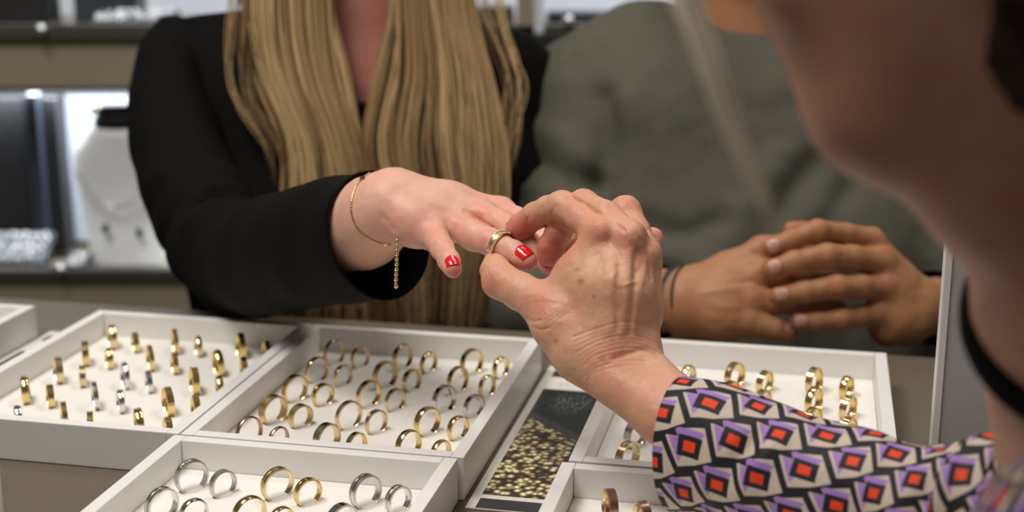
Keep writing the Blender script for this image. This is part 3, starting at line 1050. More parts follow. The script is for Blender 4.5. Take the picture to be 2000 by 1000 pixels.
def strands(guides, n, nseg, width, tone, seed, jitter=.004, flat=.55):
    """hair locks: each guide = list of (centre px, py, z, half width px); strands fill the lock"""
    r = np.random.default_rng(seed)
    Vs, Qs, Ts, cnt = [], [], [], 0
    for gi, (g, share) in enumerate(guides):
        g = np.array(g, float)
        nc = max(3, int(n * share / 18)); cu = r.uniform(-1, 1, nc); cd_ = r.uniform(-1, 1, nc); ct = [tone(0, cd_[i], r) for i in range(nc)]
        cw = [r.uniform(0, 6.28) for _ in range(nc)]; cf = [r.uniform(.6, 1.5) for _ in range(nc)]
        for k in range(int(n * share)):
            q = k % nc
            u = np.clip(cu[q] + r.normal() * .10, -1, 1); dpt = np.clip(cd_[q] + r.normal() * .15, -1, 1)
            ph = r.uniform(0, 6.28); fr = r.uniform(1.0, 2.6); am = r.uniform(.2, 1.0) * jitter
            uu = np.clip(u + .13 * np.sin(np.linspace(0, cf[q] * 3, len(g)) + cw[q]) + .05 * np.sin(np.linspace(0, fr * 3, len(g)) + ph), -1.06, 1.06)
            pts = np.array([W(x + hw * uu[i], y, z) for i, (x, y, z, hw) in enumerate(g)])
            thick = np.array([hw * z / F_PX for x, y, z, hw in g]) * .42
            pts[:, 1] += dpt * thick * np.sqrt(np.maximum(0, 1 - np.clip(uu, -1, 1) ** 2)) + .5 * thick * np.clip(uu, -1, 1) ** 2
            end = r.uniform(.80, 1.0)
            C = catmull(pts, nseg)
            t = np.linspace(0, 1, nseg)
            m = max(4, int(nseg * end)); C = C[:m]; t = t[:m]
            C = C + np.stack([np.sin(t * fr * 6 + ph), np.cos(t * fr * 5 + ph) * .7, 0 * t], -1) * am * np.minimum(1, t * 3)[:, None]
            wd = width * r.uniform(.5, 1.35) * np.clip((1 - t / t[-1]) * 5, .15, 1)
            V, Q = tube(C, wd, wd * flat, 5, ref=(0, 1.0, 0.05))
            Vs.append(V); Qs.append(Q + cnt); cnt += len(V)
            tn = np.clip(ct[q] + .10 * r.normal() + .08 * np.sin(t * 4 + ph), 0, 1)
            Ts.append(np.repeat(tn, 5))
    return np.vstack(Vs), np.vstack(Qs), np.concatenate(Ts)


def ray_on(bvh, px, py, lift=0.0):
    o = Vector((0, 0, CAM_H)); d = Vector(W(px, py, 1.0)) - o; d.normalize()
    h = bvh.ray_cast(o, d)
    return None if h[0] is None else np.array(h[0] + h[1] * lift)


from mathutils.bvhtree import BVHTree


def bvh_of(V, Q):
    return BVHTree.FromPolygons([Vector(v) for v in V], [tuple(q) for q in Q.tolist()])


# ------------------------------------------------------------------ the jeweller's right hand
jp = empty('person', (0.25, 0.42, FLOOR_Z))
tag(jp, 'jeweller in a cube print blouse sliding a ring onto a finger', 'person')


def at_parent(V, e):
    return V - np.array(e.location)


J_index = [pr(1172, 458, .882, 31), pr(1136, 428, .897, 27.5), pr(1098, 401, .912, 28), pr(1072, 408, .923, 25), pr(1046, 421, .932, 25.5), pr(1020, 441, .942, 26), pr(1009, 450, .947, 23.5)]
J_middle = [pr(1230, 463, .874, 31), pr(1184, 422, .890, 28.5), pr(1139, 399, .908, 28.5), pr(1112, 424, .919, 25), pr(1091, 452, .926, 25), pr(1076, 484, .931, 25.5), pr(1073, 499, .932, 24)]
J_ring = [pr(1262, 497, .880, 28), pr(1242, 452, .893, 27), pr(1222, 412, .905, 29), pr(1168, 442, .934, 25), pr(1122, 486, .946, 23)]
J_pinky = [pr(1265, 566, .893, 26.5), pr(1270, 515, .900, 22), pr(1273, 466, .907, 20.5), pr(1264, 488, .93, 18), pr(1256, 520, .935, 16)]
J_thumb = [pr(1056, 592, .891, 40), pr(1016, 569, .900, 36), pr(977, 548, .911, 35.5), pr(968, 528, .924, 29), pr(968, 513, .935, 21)]
J_palm = [
    [pr(1142, 682, .873, 44), pr(1160, 560, .874, 40), pr(1172, 458, .882, 30)],
    [pr(1182, 680, .867, 46), pr(1205, 560, .866, 40), pr(1230, 463, .874, 30)],
    [pr(1214, 676, .869, 44), pr(1236, 580, .870, 38), pr(1262, 497, .880, 27)],
    [pr(1238, 668, .878, 43), pr(1252, 610, .882, 37), pr(1264, 566, .893, 26)],
    [pr(1122, 676, .876, 54), pr(1090, 632, .882, 48), pr(1056, 592, .891, 39)],
    [pr(1100, 590, .888, 50), pr(1122, 535, .886, 34), pr(1150, 490, .885, 28)],
    [pr(1145, 703, .872, 51), pr(1300, 812, .842, 54), pr(1520, 905, .800, 80)],
    [pr(1230, 692, .874, 46), pr(1335, 795, .842, 46), pr(1540, 880, .800, 75)],
]


def j_extra(fl, g):
    for x, y, z, r in ((1176, 452, .876, 26), (1233, 462, .868, 25), (1262, 499, .874, 22)):
        p, rr = pr(x, y, z, r); fl.ellip(g, p, (rr, rr, rr), .005)
    p, rr = pr(1262, 676, .872, 27); fl.ellip(g, p, (rr * .9, rr, rr * 1.25), .008)


JV, JQ = build_hand(J_palm, [J_index, J_middle, J_ring, J_pinky, J_thumb], .00095, kp=.010, kf=.0035, kj=.005, extra=j_extra)
Nn = vnormals(JV, JQ)
ridges = [
    # tendons and veins on the back of the hand
    ([(1215, 650), (1222, 590), (1228, 530), (1231, 490)], 7, .0007), ([(1196, 640), (1192, 580), (1186, 520), (1180, 480)], 8, .0005),
    ([(1238, 640), (1246, 590), (1256, 540), (1261, 510)], 6, .0007), ([(1206, 640), (1206, 590), (1206, 520)], 5, -.0006), ([(1231, 650), (1236, 590), (1243, 530)], 5, -.0008),
    ([(1192, 506), (1202, 526), (1198, 545), (1210, 560)], 5, .0007), ([(1210, 560), (1207, 600), (1212, 640)], 4, .0004), ([(1222, 556), (1240, 550)], 4, .0006), ([(1240, 550), (1242, 590)], 4, .0004),
    ([(1112, 387), (1150, 406), (1190, 430), (1220, 450)], 5, -.0007), ([(1192, 400), (1222, 432), (1250, 470)], 5, -.0006), ([(1262, 450), (1266, 500), (1272, 545)], 4, -.0007),
    ([(1190, 470), (1208, 500), (1212, 560)], 8, -.0010), ([(1246, 490), (1240, 520), (1238, 560)], 6, -.0008),
    # creases of the fingers
    ([(1108, 470), (1104, 455), (1096, 448), (1075, 443)], 3.5, -.0006), ([(1066, 442), (1064, 420), (1058, 404)], 2.5, -.0006), ([(1036, 458), (1031, 440), (1030, 425)], 2.5, -.0006),
    ([(1120, 462), (1108, 458), (1100, 452)], 3, -.0006), ([(1080, 440), (1078, 420), (1085, 402)], 3, -.0005),
    # thumb wrinkles
    ([(945, 530), (952, 556), (966, 578)], 3, -.0003), ([(950, 524), (960, 552), (974, 580)], 3, -.0003), ([(1030, 622), (1040, 628), (1056, 626)], 3, -.0008), ([(1042, 640), (1056, 644), (1072, 640)], 3, -.0008),
]
for k in range(9):      # fan of fine wrinkles at the base of the thumb
    ridges.append(([(1016 + k * 7, 600 + k * 5), (1040 + k * 8, 590 + k * 3), (1075 + k * 7, 588 + k * 2)], 2.0, -.00018))
for k in range(11):     # creases where the wrist bends back
    y0 = 628 + k * 8.5
    ridges.append(([(1120 + k * 3, y0 + 30 + k), (1165, y0 + 14), (1215, y0 + 1), (1255, y0 + 6 - k * .6), (1284, y0 + 20 - k)], 2.4, -.00024 if k % 3 else -.00042))
ridges.append(([(1288, 694), (1262, 682), (1236, 688), (1200, 700)], 6, -.0012))
off = px_ridges(JV, Nn, ridges)
off += .00022 * vnoise(JV, 260, 3)
JV = JV + Nn * off[:, None]
jred = px_spots(JV, [(1172, 452, 30, .45), (1130, 400, 34, .25), (1232, 468, 28, .4), (1060, 590, 40, .45), (960, 550, 32, .38), (1225, 400, 30, .35), (1020, 450, 34, .9), (1074, 490, 34, 1.0), (1195, 690, 30, .5), (1180, 700, 14, .6), (1274, 460, 24, .25), (1100, 610, 34, .3), (995, 460, 20, .95), (1240, 770, 60, .2)])
jspot = px_spots(JV, [(1128, 526, 5, .7), (1134, 549, 7, .75), (1160, 579, 4, .7), (1086, 666, 6, .6), (1074, 652, 3, .6), (1094, 632, 2.5, .7), (1122, 656, 3, .5), (1178, 700, 6, .55), (1160, 614, 3, .4), (1112, 590, 3, .3), (1200, 545, 6, .35), (1150, 600, 3, .4), (1275, 762, 3, .4), (1230, 720, 3, .35), (1140, 640, 3, .4), (1105, 690, 3, .4)])

# head and neck (leaning in from the right, seen from behind her cheek), shoulders under the blouse
JH = [
    [pr(1702, 226, .530, 96), pr(1612, -60, .525, 124), pr(1600, -330, .52, 150)],
    [pr(1702, 226, .530, 96), pr(1960, 400, .545, 112), pr(2120, 300, .55, 180)],
    [pr(1780, 60, .53, 200), pr(1990, 120, .535, 250), pr(2040, -200, .53, 330)],
    [pr(2150, 330, .56, 225), pr(2185, 600, .565, 252), pr(2230, 850, .57, 280)],
]
fl = field_for(JH + [[pr(2040, -420, .52, 470), pr(2400, 900, .60, 300)]], .005, .03)
g = fl.blank()
for c in JH: fl.chain(c, .022, g)
p, rr = pr(2010, -300, .515, 470); fl.ellip(g, p, (.082, .098, .10), .02)
# nose, brow, lips, ear
for x, y, z, r in ((1440, -190, .505, 60), (1470, -300, .505, 60)):
    p, rr = pr(x, y, z, r); fl.ellip(g, p, (rr, rr, rr * 1.3), .012)
for x, y, z, r in ((1520, -40, .512, 44), (1532, 10, .513, 40)):
    p, rr = pr(x, y, z, r); fl.ellip(g, p, (rr * .8, rr, rr * .6), .008)
p, rr = pr(2080, -60, .475, 90); fl.ellip(g, p, (.010, .018, .030), .004)
for dz in (-.034, .030):
    f_ = W(1515, -345, .505 + dz); fl.ellip(g, f_, (.012, .016, .009), .006, sub=True); fl.ellip(g, f_ + np.array((.006, 0, 0)), (.011, .012, .011), .002)
    fl.ellip(g, W(1500, -395, .507 + dz), (.008, .018, .006), .006)
# shoulders
SHR = W(2240, 900, .63); SHL = W(2000, 1250, .42)
fl2 = None
jhV, jhQ = fl.mesh(g, 3)
V_, Q_ = join_meshes([(JV, JQ), (jhV, jhQ)])
jr = np.r_[jred, np.full(len(jhV), .08)]
js = np.r_[jspot, np.full(len(jhV), .14)]
mesh_obj('body', at_parent(V_, jp), Q_, M['skin_j'], jp, attrs={'red': jr, 'spot': js})
nail(jp, J_thumb[-2][0] - np.array(jp.location), J_thumb[-1][0] - np.array(jp.location), (-.85, .35, .35), .0125, .013, J_thumb[-1][1] + .0004, M['nail_bare'], back=.75)
for c in (J_index, J_middle, J_ring, J_pinky):
    d = c[-1][0] - c[-2][0]
    nail(jp, c[-2][0] - np.array(jp.location), c[-1][0] - np.array(jp.location), (0.1, 1.0, .12) if c is not J_index else (-.55, .75, .4), .011, .011, c[-1][1] + .0003, M['nail_bare'], back=.6)

# blouse: right sleeve, upper arm, torso
def j_fold(s, th):
    f = .0020 * np.sin(s * 95 + th * 2.3 + .8 * np.sin(th * 3)) * np.clip((s - .05) * 14, 0, 1)
    f = f + .0014 * np.sin(s * 190 - th * 3.1)  * np.clip((s - .12) * 8, 0, 1)
    # two drawn-in pleats near the cuff and gathered cloth before the elbow
    for s0, t0, ws, wt, hh in ((.055, .55, .006, .5, -.0045), (.066, .5, .007, .5, .003), (.17, .7, .008, .9, -.005), (.185, .5, .009, .9, .004), (.21, .3, .008, 1.2, -.004), (.03, -.9, .006, .5, -.003)):
        f = f + hh * np.exp(-((s - s0 - .012 * (th - t0)) / ws) ** 2 - ((th - t0) / wt) ** 2)
    return f


SL = [(1326, 868, .838), (1400, 882, .824), (1500, 915, .806), (1620, 950, .786), (1760, 985, .764), (1900, 1010, .735), (2040, 1000, .700), (2160, 950, .665), (2250, 860, .640)]
SLp = np.array([W(*p) for p in SL]) - np.array(jp.location)
V1, Q1, U1 = loft(SLp, [.032, .034, .036, .036, .036, .038, .042, .046, .05], [.041, .041, .038, .035, .034, .038, .044, .05, .055], 150, 96, disp=j_fold, per=(.000104, .000104))
# torso as a leaning barrel from waist to shoulders, in the same print
TO = [(0.24, 0.30, -.42), (0.245, 0.33, -.25), (0.265, 0.40, -.08), (0.275, 0.455, .06), (.285, .50, .14), (.292, .525, .195)]
TOp = np.array(TO) - np.array(jp.location)
V2, Q2, U2 = loft(TOp, [.15, .14, .155, .15, .11, .066], [.115, .11, .115, .11, .085, .062], 60, 72, ref=(.35, .75, .2), per=(.000104, .000104),
                  disp=lambda s, th: .003 * np.sin(th * 5 + s * 20))
n1 = len(V1)
mesh_o = mesh_obj('blouse', np.vstack([V1, V2]), np.vstack([Q1, Q2 + n1]), M['blouse'], jp, uv=np.vstack([U1, U2]))
md = mesh_o.modifiers.new('cloth_thickness', 'SOLIDIFY'); md.thickness = .0009; md.offset = -1
# hem stitch line of the cuff
_, A_, B_ = frames(catmull(SLp, 150))
# black collar round the neck
ca = np.linspace(0, 2 * math.pi, 72, endpoint=False)
c0n = W(2172, 640, .566); c1n = W(2185, 600, .565) - W(2230, 850, .57); c1n /= np.linalg.norm(c1n)
e1 = np.array((-1.0, 0, .12)); e1 -= c1n * (e1 @ c1n); e1 /= np.linalg.norm(e1); e2 = np.cross(c1n, e1)
cl = c0n + .0545 * (np.cos(ca)[:, None] * e1 + np.sin(ca)[:, None] * e2) - c1n * (.034 * np.sin(ca))[:, None] - np.array(jp.location)
Vc, Qc = tube(cl, .0026, .0062, 10, closed=True)
mesh_obj('collar', Vc, Qc, M['top_black'], jp)
# trousers / legs
def legs(e, hips, knees, feet, rad, mat, shoes):
    ch = []
    for s in (0, 1):
        ch.append([(np.array(hips[s]), rad * 1.15), (np.array(knees[s]), rad * .8), (np.array(feet[s]), rad * .55)])
    f = field_for(ch, .012, .04); gg = f.blank()
    for c in ch: f.chain(c, .03, gg)
    f.cone(gg, hips[0], hips[1], rad * 1.3, rad * 1.3, .04)
    V, Q = f.mesh(gg, 2)
    mesh_obj('trousers', at_parent(V, e), Q, mat, e)
    for s in (0, 1):
        fx, fy, fz = feet[s]
        f = Field((fx - .1, fy - .25, FLOOR_Z), (fx + .1, fy + .25, FLOOR_Z + .16), .008); gg = f.blank()
        dy = shoes
        f.cone(gg, (fx, fy - dy * .04, FLOOR_Z + .042), (fx, fy + dy * .14, FLOOR_Z + .036), .04, .034, .02)
        f.cone(gg, (fx, fy, FLOOR_Z + .05), (fx, fy, FLOOR_Z + .11), .036, .034, .02)
        V, Q = f.mesh(gg, 1)
        mesh_obj('shoe', at_parent(V, e), Q, M['black'], e)


legs(jp, [(.33, .27, -.40), (.15, .27, -.40)], [(.36, .40, -.56), (.12, .40, -.56)], [(.36, .34, -.66), (.12, .34, -.66)], .075, M['trousers'], 1)

# hair: dark crown and a loose grey-blonde lock in front of the face
f = Field(W(2050, -350, .5) - .17, W(2050, -350, .5) + .17, .006); gg = f.blank()
f.ellip(gg, W(2080, -350, .50), (.095, .112, .105), .02)
f.ellip(gg, W(2360, -90, .50), (.07, .085, .09), .03)
f.ellip(gg, W(1540, -230, .50), (.075, .09, .13), .01, sub=True)
V, Q = f.mesh(gg, 3)
Nh = vnormals(V, Q); V = V + Nh * (.003 * vnoise(V * np.array((1, 1, .25)), 160, 5))[:, None]
mesh_obj('hair', at_parent(V, jp), Q, M['hair_brown'], jp, attrs={'tone': .5 + .5 * vnoise(V * np.array((1, 1, .2)), 120, 8)})
V, Q, t = strands([([(1800, -640, .50, 30), (1560, -520, .465, 34), (1390, -280, .452, 34), (1335, -60, .45, 30), (1385, 110, .447, 26), (1440, 270, .447, 20), (1490, 390, .447, 14), (1515, 450, .447, 8)], 1)], 110, 30, .0007, lambda u, d, r: r.uniform(.4, 1), 11, .0006)
mesh_obj('loose_lock', at_parent(V, jp), Q, M['hair_grey'], jp, attrs={'tone': t})
V, Q, t = strands([([(2160, -420, .47, 120), (2120, -200, .455, 100), (2100, 0, .45, 90), (2120, 160, .45, 70), (2150, 260, .455, 50)], 1)], 90, 24, .0011, lambda u, d, r: r.uniform(.1, .9), 12, .002)
mesh_obj('side_hair', at_parent(V, jp), Q, M['hair_brown'], jp, attrs={'tone': t})

# ------------------------------------------------------------------ the woman whose finger gets the ring
wp = empty('person', (-0.15, 1.50, FLOOR_Z))
tag(wp, 'woman with long blonde hair and black blazer holding out her hand', 'person')
wo = np.array(wp.location)
F_pinky = [pr(845, 458, .965, 27), pr(856, 474, .950, 23), pr(864, 486, .938, 22), pr(877, 509, .924, 20.5), pr(884, 525, .915, 18.5)]
F_ring = [pr(892, 442, .975, 27), pr(926, 461, .961, 28), pr(956, 472, .948, 25.5), pr(980, 482, .939, 22.5), pr(1003, 492, .930, 21.5), pr(1022, 505, .924, 20), pr(1032, 511, .921, 18)]
F_middle = [pr(938, 419, .985, 26), pr(975, 436, .970, 25), pr(1007, 454, .957, 24.5), pr(1030, 474, .949, 22), pr(1046, 489, .943, 22), pr(1070, 518, .936, 18)]
F_index = [pr(980, 409, .998, 22.5), pr(1010, 427, .986, 21), pr(1042, 448, .975, 21.5), pr(1075, 482, .960, 19), pr(1092, 505, .955, 16)]
F_thumb = [pr(800, 405, 1.030, 34), pr(870, 418, 1.045, 26), pr(920, 428, 1.045, 24), pr(965, 437, 1.040, 19)]
F_palm = [
    [pr(778, 386, 1.003, 53), pr(880, 395, 1.003, 34), pr(978, 409, .998, 22)],
    [pr(775, 394, .998, 52), pr(860, 408, .992, 38), pr(936, 420, .985, 25)],
    [pr(772, 402, .992, 50), pr(832, 422, .984, 40), pr(890, 442, .975, 26)],
    [pr(772, 410, .986, 46), pr(808, 436, .976, 40), pr(842, 458, .965, 27)],
    [pr(790, 398, 1.015, 40), pr(830, 408, 1.028, 30)],
    [pr(752, 408, .998, 66), pr(712, 425, 1.025, 74), pr(590, 480, 1.13, 72)],
    [pr(735, 428, 1.000, 68), pr(708, 446, 1.025, 72), pr(590, 490, 1.13, 70)],
]
FV, FQ = build_hand(F_palm, [F_pinky, F_ring, F_middle, F_index, F_thumb], .0010, kp=.012, kf=.004, kj=.006)
Nn = vnormals(FV, FQ)
fr = [
    ([(985, 392), (950, 398), (900, 395)], 9, .0004), ([(936, 412), (890, 406), (840, 398)], 9, .0005), ([(892, 430), (850, 420)], 9, .0005),
    ([(962, 446), (940, 432), (918, 418), (908, 412)], 4, -.0010), ([(1000, 428), (985, 420), (972, 416)], 4, -.0010), ([(884, 474), (876, 462), (872, 450)], 4, -.0008),
    ([(748, 428), (758, 436), (768, 448)], 6, -.0007), ([(745, 420), (756, 430)], 5, -.0004),
    ([(848, 480), (860, 474), (872, 474)], 3, -.0003), ([(856, 494), (868, 488), (880, 488)], 3, -.0003), ([(946, 478), (950, 466), (958, 456)], 3, -.0003), ([(1002, 500), (1006, 490)], 3, -.0002),
]
off = px_ridges(FV, Nn, fr) + .00015 * vnoise(FV, 220, 4)
FV = FV + Nn * off[:, None]
fred = px_spots(FV, [(845, 452, 26, .4), (892, 432, 28, .45), (940, 412, 28, .45), (985, 398, 22, .4), (885, 535, 26, .7), (1035, 520, 30, .75), (958, 465, 26, .35), (1075, 520, 30, .8), (864, 482, 20, .35), (830, 440, 50, .3), (950, 480, 40, .3), (760, 440, 30, .3)])

fb = bvh_of(FV, FQ)

# torso, neck, head as one skin surface, under the clothes
WT = [
    [pr(690, -130, 1.475, 88), pr(695, 40, 1.49, 98), pr(700, 150, 1.505, 120)],
    [pr(700, 170, 1.50, 120), pr(700, 420, 1.50, 150)],
    [pr(420, 120, 1.50, 70), pr(690, 110, 1.515, 80), pr(960, 140, 1.54, 65)],
]
f = field_for(WT + [[pr(690, -560, 1.46, 150), pr(700, 500, 1.5, 160)]], .006, .04); g = f.blank()
for c in WT: f.chain(c, .03, g)
f.ellip(g, W(690, -330, 1.47), (.076, .095, .112), .02)
f.ellip(g, W(690, -170, 1.435), (.048, .055, .055), .03)
f.ellip(g, W(690, -285, 1.372), (.012, .018, .020), .012)
for s in (-1, 1):
    f.ellip(g, W(690 + s * 62, -345, 1.385), (.018, .012, .010), .006, sub=True)
    f.ellip(g, W(690 + s * 62, -345, 1.392), (.012, .011, .011), .003)
for dy in (-205, -192):
    f.ellip(g, W(690, dy, 1.383), (.022, .010, .006), .004)
tV, tQ = f.mesh(g, 3)
V_, Q_ = join_meshes([(FV, FQ), (tV, tQ)])
mesh_obj('body', V_ - wo, Q_, M['skin_w'], wp, attrs={'red': np.r_[fred, np.full(len(tV), .75)], 'spot': np.r_[np.zeros(len(FV)), np.full(len(tV), .3)]})  # head, neck and chest tinted redder and darker: shade put into the skin colour
nail(wp, F_pinky[-2][0] - wo, F_pinky[-1][0] - wo, (0.05, -.45, .88), .0092, .0092, F_pinky[-1][1] + .0002, M['red_nail'], back=.55, rprev=F_pinky[-2][1], surf=fb, off=wo)
nail(wp, F_ring[-2][0] - wo, F_ring[-1][0] - wo, (0.10, -.62, .78), .0105, .0112, F_ring[-1][1] + .0003, M['red_nail'], back=.80, rprev=F_ring[-2][1], surf=fb, off=wo)
nail(wp, F_middle[-2][0] - wo, F_middle[-1][0] - wo, (0.12, -.5, .86), .0105, .012, F_middle[-1][1] + .0003, M['red_nail'], back=.55, rprev=F_middle[-2][1], surf=fb, off=wo)
nail(wp, F_index[-2][0] - wo, F_index[-1][0] - wo, (0.12, -.5, .86), .0105, .012, F_index[-1][1] + .0003, M['red_nail'], back=.55, rprev=F_index[-2][1], surf=fb, off=wo)
nail(wp, F_thumb[-2][0] - wo, F_thumb[-1][0] - wo, (0.3, .6, -.5), .0115, .012, F_thumb[-1][1] + .0003, M['red_nail'], back=.55, rprev=F_thumb[-2][1], surf=fb, off=wo)

# blazer: body (implicit) + sleeves (swept), open V front
WB = [
    [pr(395, 112, 1.475, 84), pr(600, 105, 1.50, 96), pr(700, 100, 1.52, 90)],
    [pr(985, 142, 1.525, 78), pr(800, 110, 1.52, 94), pr(700, 100, 1.52, 90)],
    [pr(520, 220, 1.475, 150), pr(540, 480, 1.47, 165), pr(560, 800, 1.47, 175)],
    [pr(860, 220, 1.505, 150), pr(850, 480, 1.49, 165), pr(830, 800, 1.48, 175)],
    [pr(690, 300, 1.52, 150), pr(690, 800, 1.49, 180)],
    # her other arm, folded down behind the counter
    [pr(1000, 150, 1.525, 76), pr(1000, 380, 1.50, 84), pr(955, 640, 1.44, 80), pr(830, 720, 1.36, 70)],
]
f = field_for(WB, .007, .05); g = f.blank()
for c in WB: f.chain(c, .035, g)
# neck opening and the deep V between the lapels
vv = f.blank()
f.chain([pr(690, -60, 1.42, 130), pr(700, 80, 1.40, 95), pr(715, 250, 1.38, 30), pr(718, 330, 1.38, 8)], .01, vv)
cut = np.maximum(g, -vv)
bV, bQ = f.mesh(cut, 3)


def w_fold(s, th):
    f = .0020 * np.sin(s * 60 + 1.5 * np.sin(th * 2 + 1)) + .0016 * np.sin(s * 105 - th * 2)
    e = np.exp(-((s - .30) / .07) ** 2)
    return f * (.35 + 1.2 * e) + e * .006 * np.sin(s * 150 + th * 1.5) * np.clip(np.cos(th - 1.2), 0, 1)


WS = [(372, 70, 1.475), (338, 150, 1.455), (350, 290, 1.405), (402, 425, 1.335), (470, 506, 1.258), (548, 496, 1.160), (640, 474, 1.080), (740, 460, 1.018)]
WSp = np.array([W(*p) for p in WS])
sV, sQ, _ = loft(WSp, [.036, .041, .048, .047, .049, .046, .043, .041], [.036, .045, .050, .050, .050, .049, .048, .047], 120, 72, ref=(0, -.35, 1.0), disp=w_fold)
n = len(sV)
# turn-in of the cuff, lined in navy
inr = np.array([WSp[-1] + (WSp[-2] - WSp[-1]) * t for t in (0.0, .35, .8)])
lV, lQ, _ = loft(inr, [.0396, .0385, .038], [.0455, .0445, .044], 12, 72, ref=(0, -.35, 1.0))
V_, Q_ = join_meshes([(bV, bQ), (sV, sQ)])
bl = mesh_obj('blazer', V_ - wo, Q_, M['wool_black'], wp)
mesh_obj('cuff_lining', lV - wo, lQ, M['lining'], wp)
# rolled edge of the cuff
th = np.linspace(0, 2 * math.pi, 72, endpoint=False)
_, A_, B_ = frames(catmull(WSp, 120), (0, -.35, 1.0))
edge = WSp[-1] + .0405 * np.cos(th)[:, None] * A_[-1] + .0465 * np.sin(th)[:, None] * B_[-1]
Ve, Qe = tube(edge, .0011, .0011, 6, closed=True)
mesh_obj('cuff_edge', Ve - wo, Qe, M['wool_black'], wp)
# black top inside the V
f = field_for([[pr(700, 260, 1.49, 150), pr(700, 800, 1.48, 160)]], .008, .03); g = f.blank()
f.chain([pr(640, 330, 1.475, 140), pr(650, 800, 1.465, 150)], .04, g); f.chain([pr(760, 330, 1.475, 140), pr(750, 800, 1.465, 150)], .04, g)
f.cone(g, W(712, 60, 1.38), W(712, 230, 1.38), .06, .012, .0) if False else None
V, Q = f.mesh(g, 2)
mesh_obj('black_top', V - wo, Q, M['top_black'], wp)
legs(wp, [(-.24, 1.52, -.34), (-.06, 1.52, -.34)], [(-.25, 1.50, -.58), (-.05, 1.50, -.58)], [(-.25, 1.46, -.66), (-.05, 1.46, -.66)], .08, M['black'], -1)


def tone_w(u, d, r):
    return np.clip(.50 + .32 * r.normal() - .18 * d + .10 * math.sin(u * 7), 0, 1)


HL = [(675, -560, 1.47, 40), (600, -430, 1.40, 60), (556, -220, 1.375, 78), (555, 0, 1.372, 80), (574, 140, 1.368, 78), (622, 280, 1.362, 72), (636, 420, 1.36, 84), (642, 560, 1.37, 108), (645, 720, 1.38, 110)]
HL2 = [(680, -560, 1.47, 40), (620, -430, 1.41, 50), (612, -200, 1.39, 30), (626, 0, 1.385, 22), (662, 140, 1.38, 20), (692, 280, 1.372, 16), (700, 420, 1.37, 40), (690, 720, 1.38, 70)]
HR = [(710, -560, 1.47, 40), (790, -430, 1.41, 60), (830, -220, 1.385, 72), (846, 0, 1.385, 74), (862, 140, 1.382, 92), (862, 280, 1.375, 122), (880, 420, 1.37, 108), (880, 560, 1.375, 92), (870, 720, 1.38, 84)]
HR2 = [(705, -560, 1.47, 40), (770, -430, 1.41, 50), (782, -200, 1.395, 24), (778, 0, 1.39, 14), (754, 140, 1.385, 18), (728, 280, 1.378, 20), (750, 420, 1.372, 44), (790, 560, 1.375, 60), (790, 720, 1.38, 60)]
STR = [(560, -400, 1.40, 30), (480, -120, 1.38, 40), (450, 60, 1.375, 50), (462, 180, 1.37, 40), (520, 280, 1.365, 30), (545, 380, 1.36, 30)]
STR2 = [(860, -400, 1.42, 20), (920, -100, 1.40, 30), (960, 60, 1.395, 36), (990, 160, 1.39, 34), (985, 280, 1.385, 26), (960, 400, 1.375, 26)]
hV, hQ, hT = strands([(HL, .40), (HL2, .07), (HR, .42), (HR2, .07)], 2800, 32, .0009, tone_w, 21, .0018)
mesh_obj('hair', hV - wo, hQ, M['hair_blonde'], wp, attrs={'tone': hT})
sV_, sQ_, sT_ = strands([(STR, .5), (STR2, .5)], 60, 36, .0006, tone_w, 5, .006)
mesh_obj('loose_hair', sV_ - wo, sQ_, M['hair_blonde'], wp, attrs={'tone': sT_})
# crown of the hair
f = Field(W(690, -330, 1.47) - .2, W(690, -330, 1.47) + .2, .008); g = f.blank()
f.ellip(g, W(690, -350, 1.50), (.092, .10, .125), .02); f.ellip(g, W(690, -60, 1.555), (.085, .045, .14), .04)
f.ellip(g, W(690, -290, 1.33), (.056, .07, .085), .01, sub=True)
V, Q = f.mesh(g, 3)
mesh_obj('hair_crown', V - wo, Q, M['hair_blonde'], wp, attrs={'tone': np.clip(.5 + .4 * vnoise(V * np.array((1, 1, .15)), 150, 9), 0, 1)})

# gold chain bracelet with its hanging extender
hb = bvh_of(FV, FQ)
wrist = [(722, 340), (708, 350), (696, 366), (689, 388), (687, 410), (692, 432), (704, 452), (722, 466), (744, 475), (762, 477)]
bp = [p for p in (ray_on(hb, x, y, .0007) for x, y in wrist) if p is not None]
back = [W(792, 462, 1.005), W(800, 430, 1.03), W(790, 385, 1.055), W(760, 350, 1.06), W(738, 338, 1.035)]
loop = catmull(np.array(bp + back + bp[:1]), 160)
be = empty('bracelet', W(745, 477, .97)); bo = np.array(be.location)
tag(be, 'thin gold chain bracelet with a hanging extender on the outstretched wrist', 'bracelet')
wob = 1 + .35 * np.sin(np.arange(len(loop)) * 2.4)
Vb, Qb = tube(loop, .00055 * wob, .00055 * wob, 6)
mesh_obj('chain', Vb - bo, Qb, M['gold'], be)
box_obj('clasp', tuple(ray_on(hb, 710, 350, .001) - bo), (.004, .002, .003), M['gold'], be, bev=.0005)
Vl, Ql, cnt = [], [], 0
c0 = W(776, 468, .965)
for k in range(17):
    a = np.linspace(0, 2 * math.pi, 12, endpoint=False)
    cz = c0 + np.array((-.0001 * k, 0, -.0018 * k - .001))
    if k % 2: ringp = cz + np.stack([.0011 * np.cos(a), 0 * a, .0015 * np.sin(a)], -1)
    else: ringp = cz + np.stack([.0004 * np.cos(a), .0011 * np.cos(a), .0015 * np.sin(a)], -1)
    V, Q = tube(ringp, .0004, .0004, 5, ref=(.3, .8, .2), closed=True)
    Vl.append(V); Ql.append(Q + cnt); cnt += len(V)
mesh_obj('extender_chain', np.vstack(Vl) - bo, np.vstack(Ql), M['gold'], be)
bm = bmesh.new()
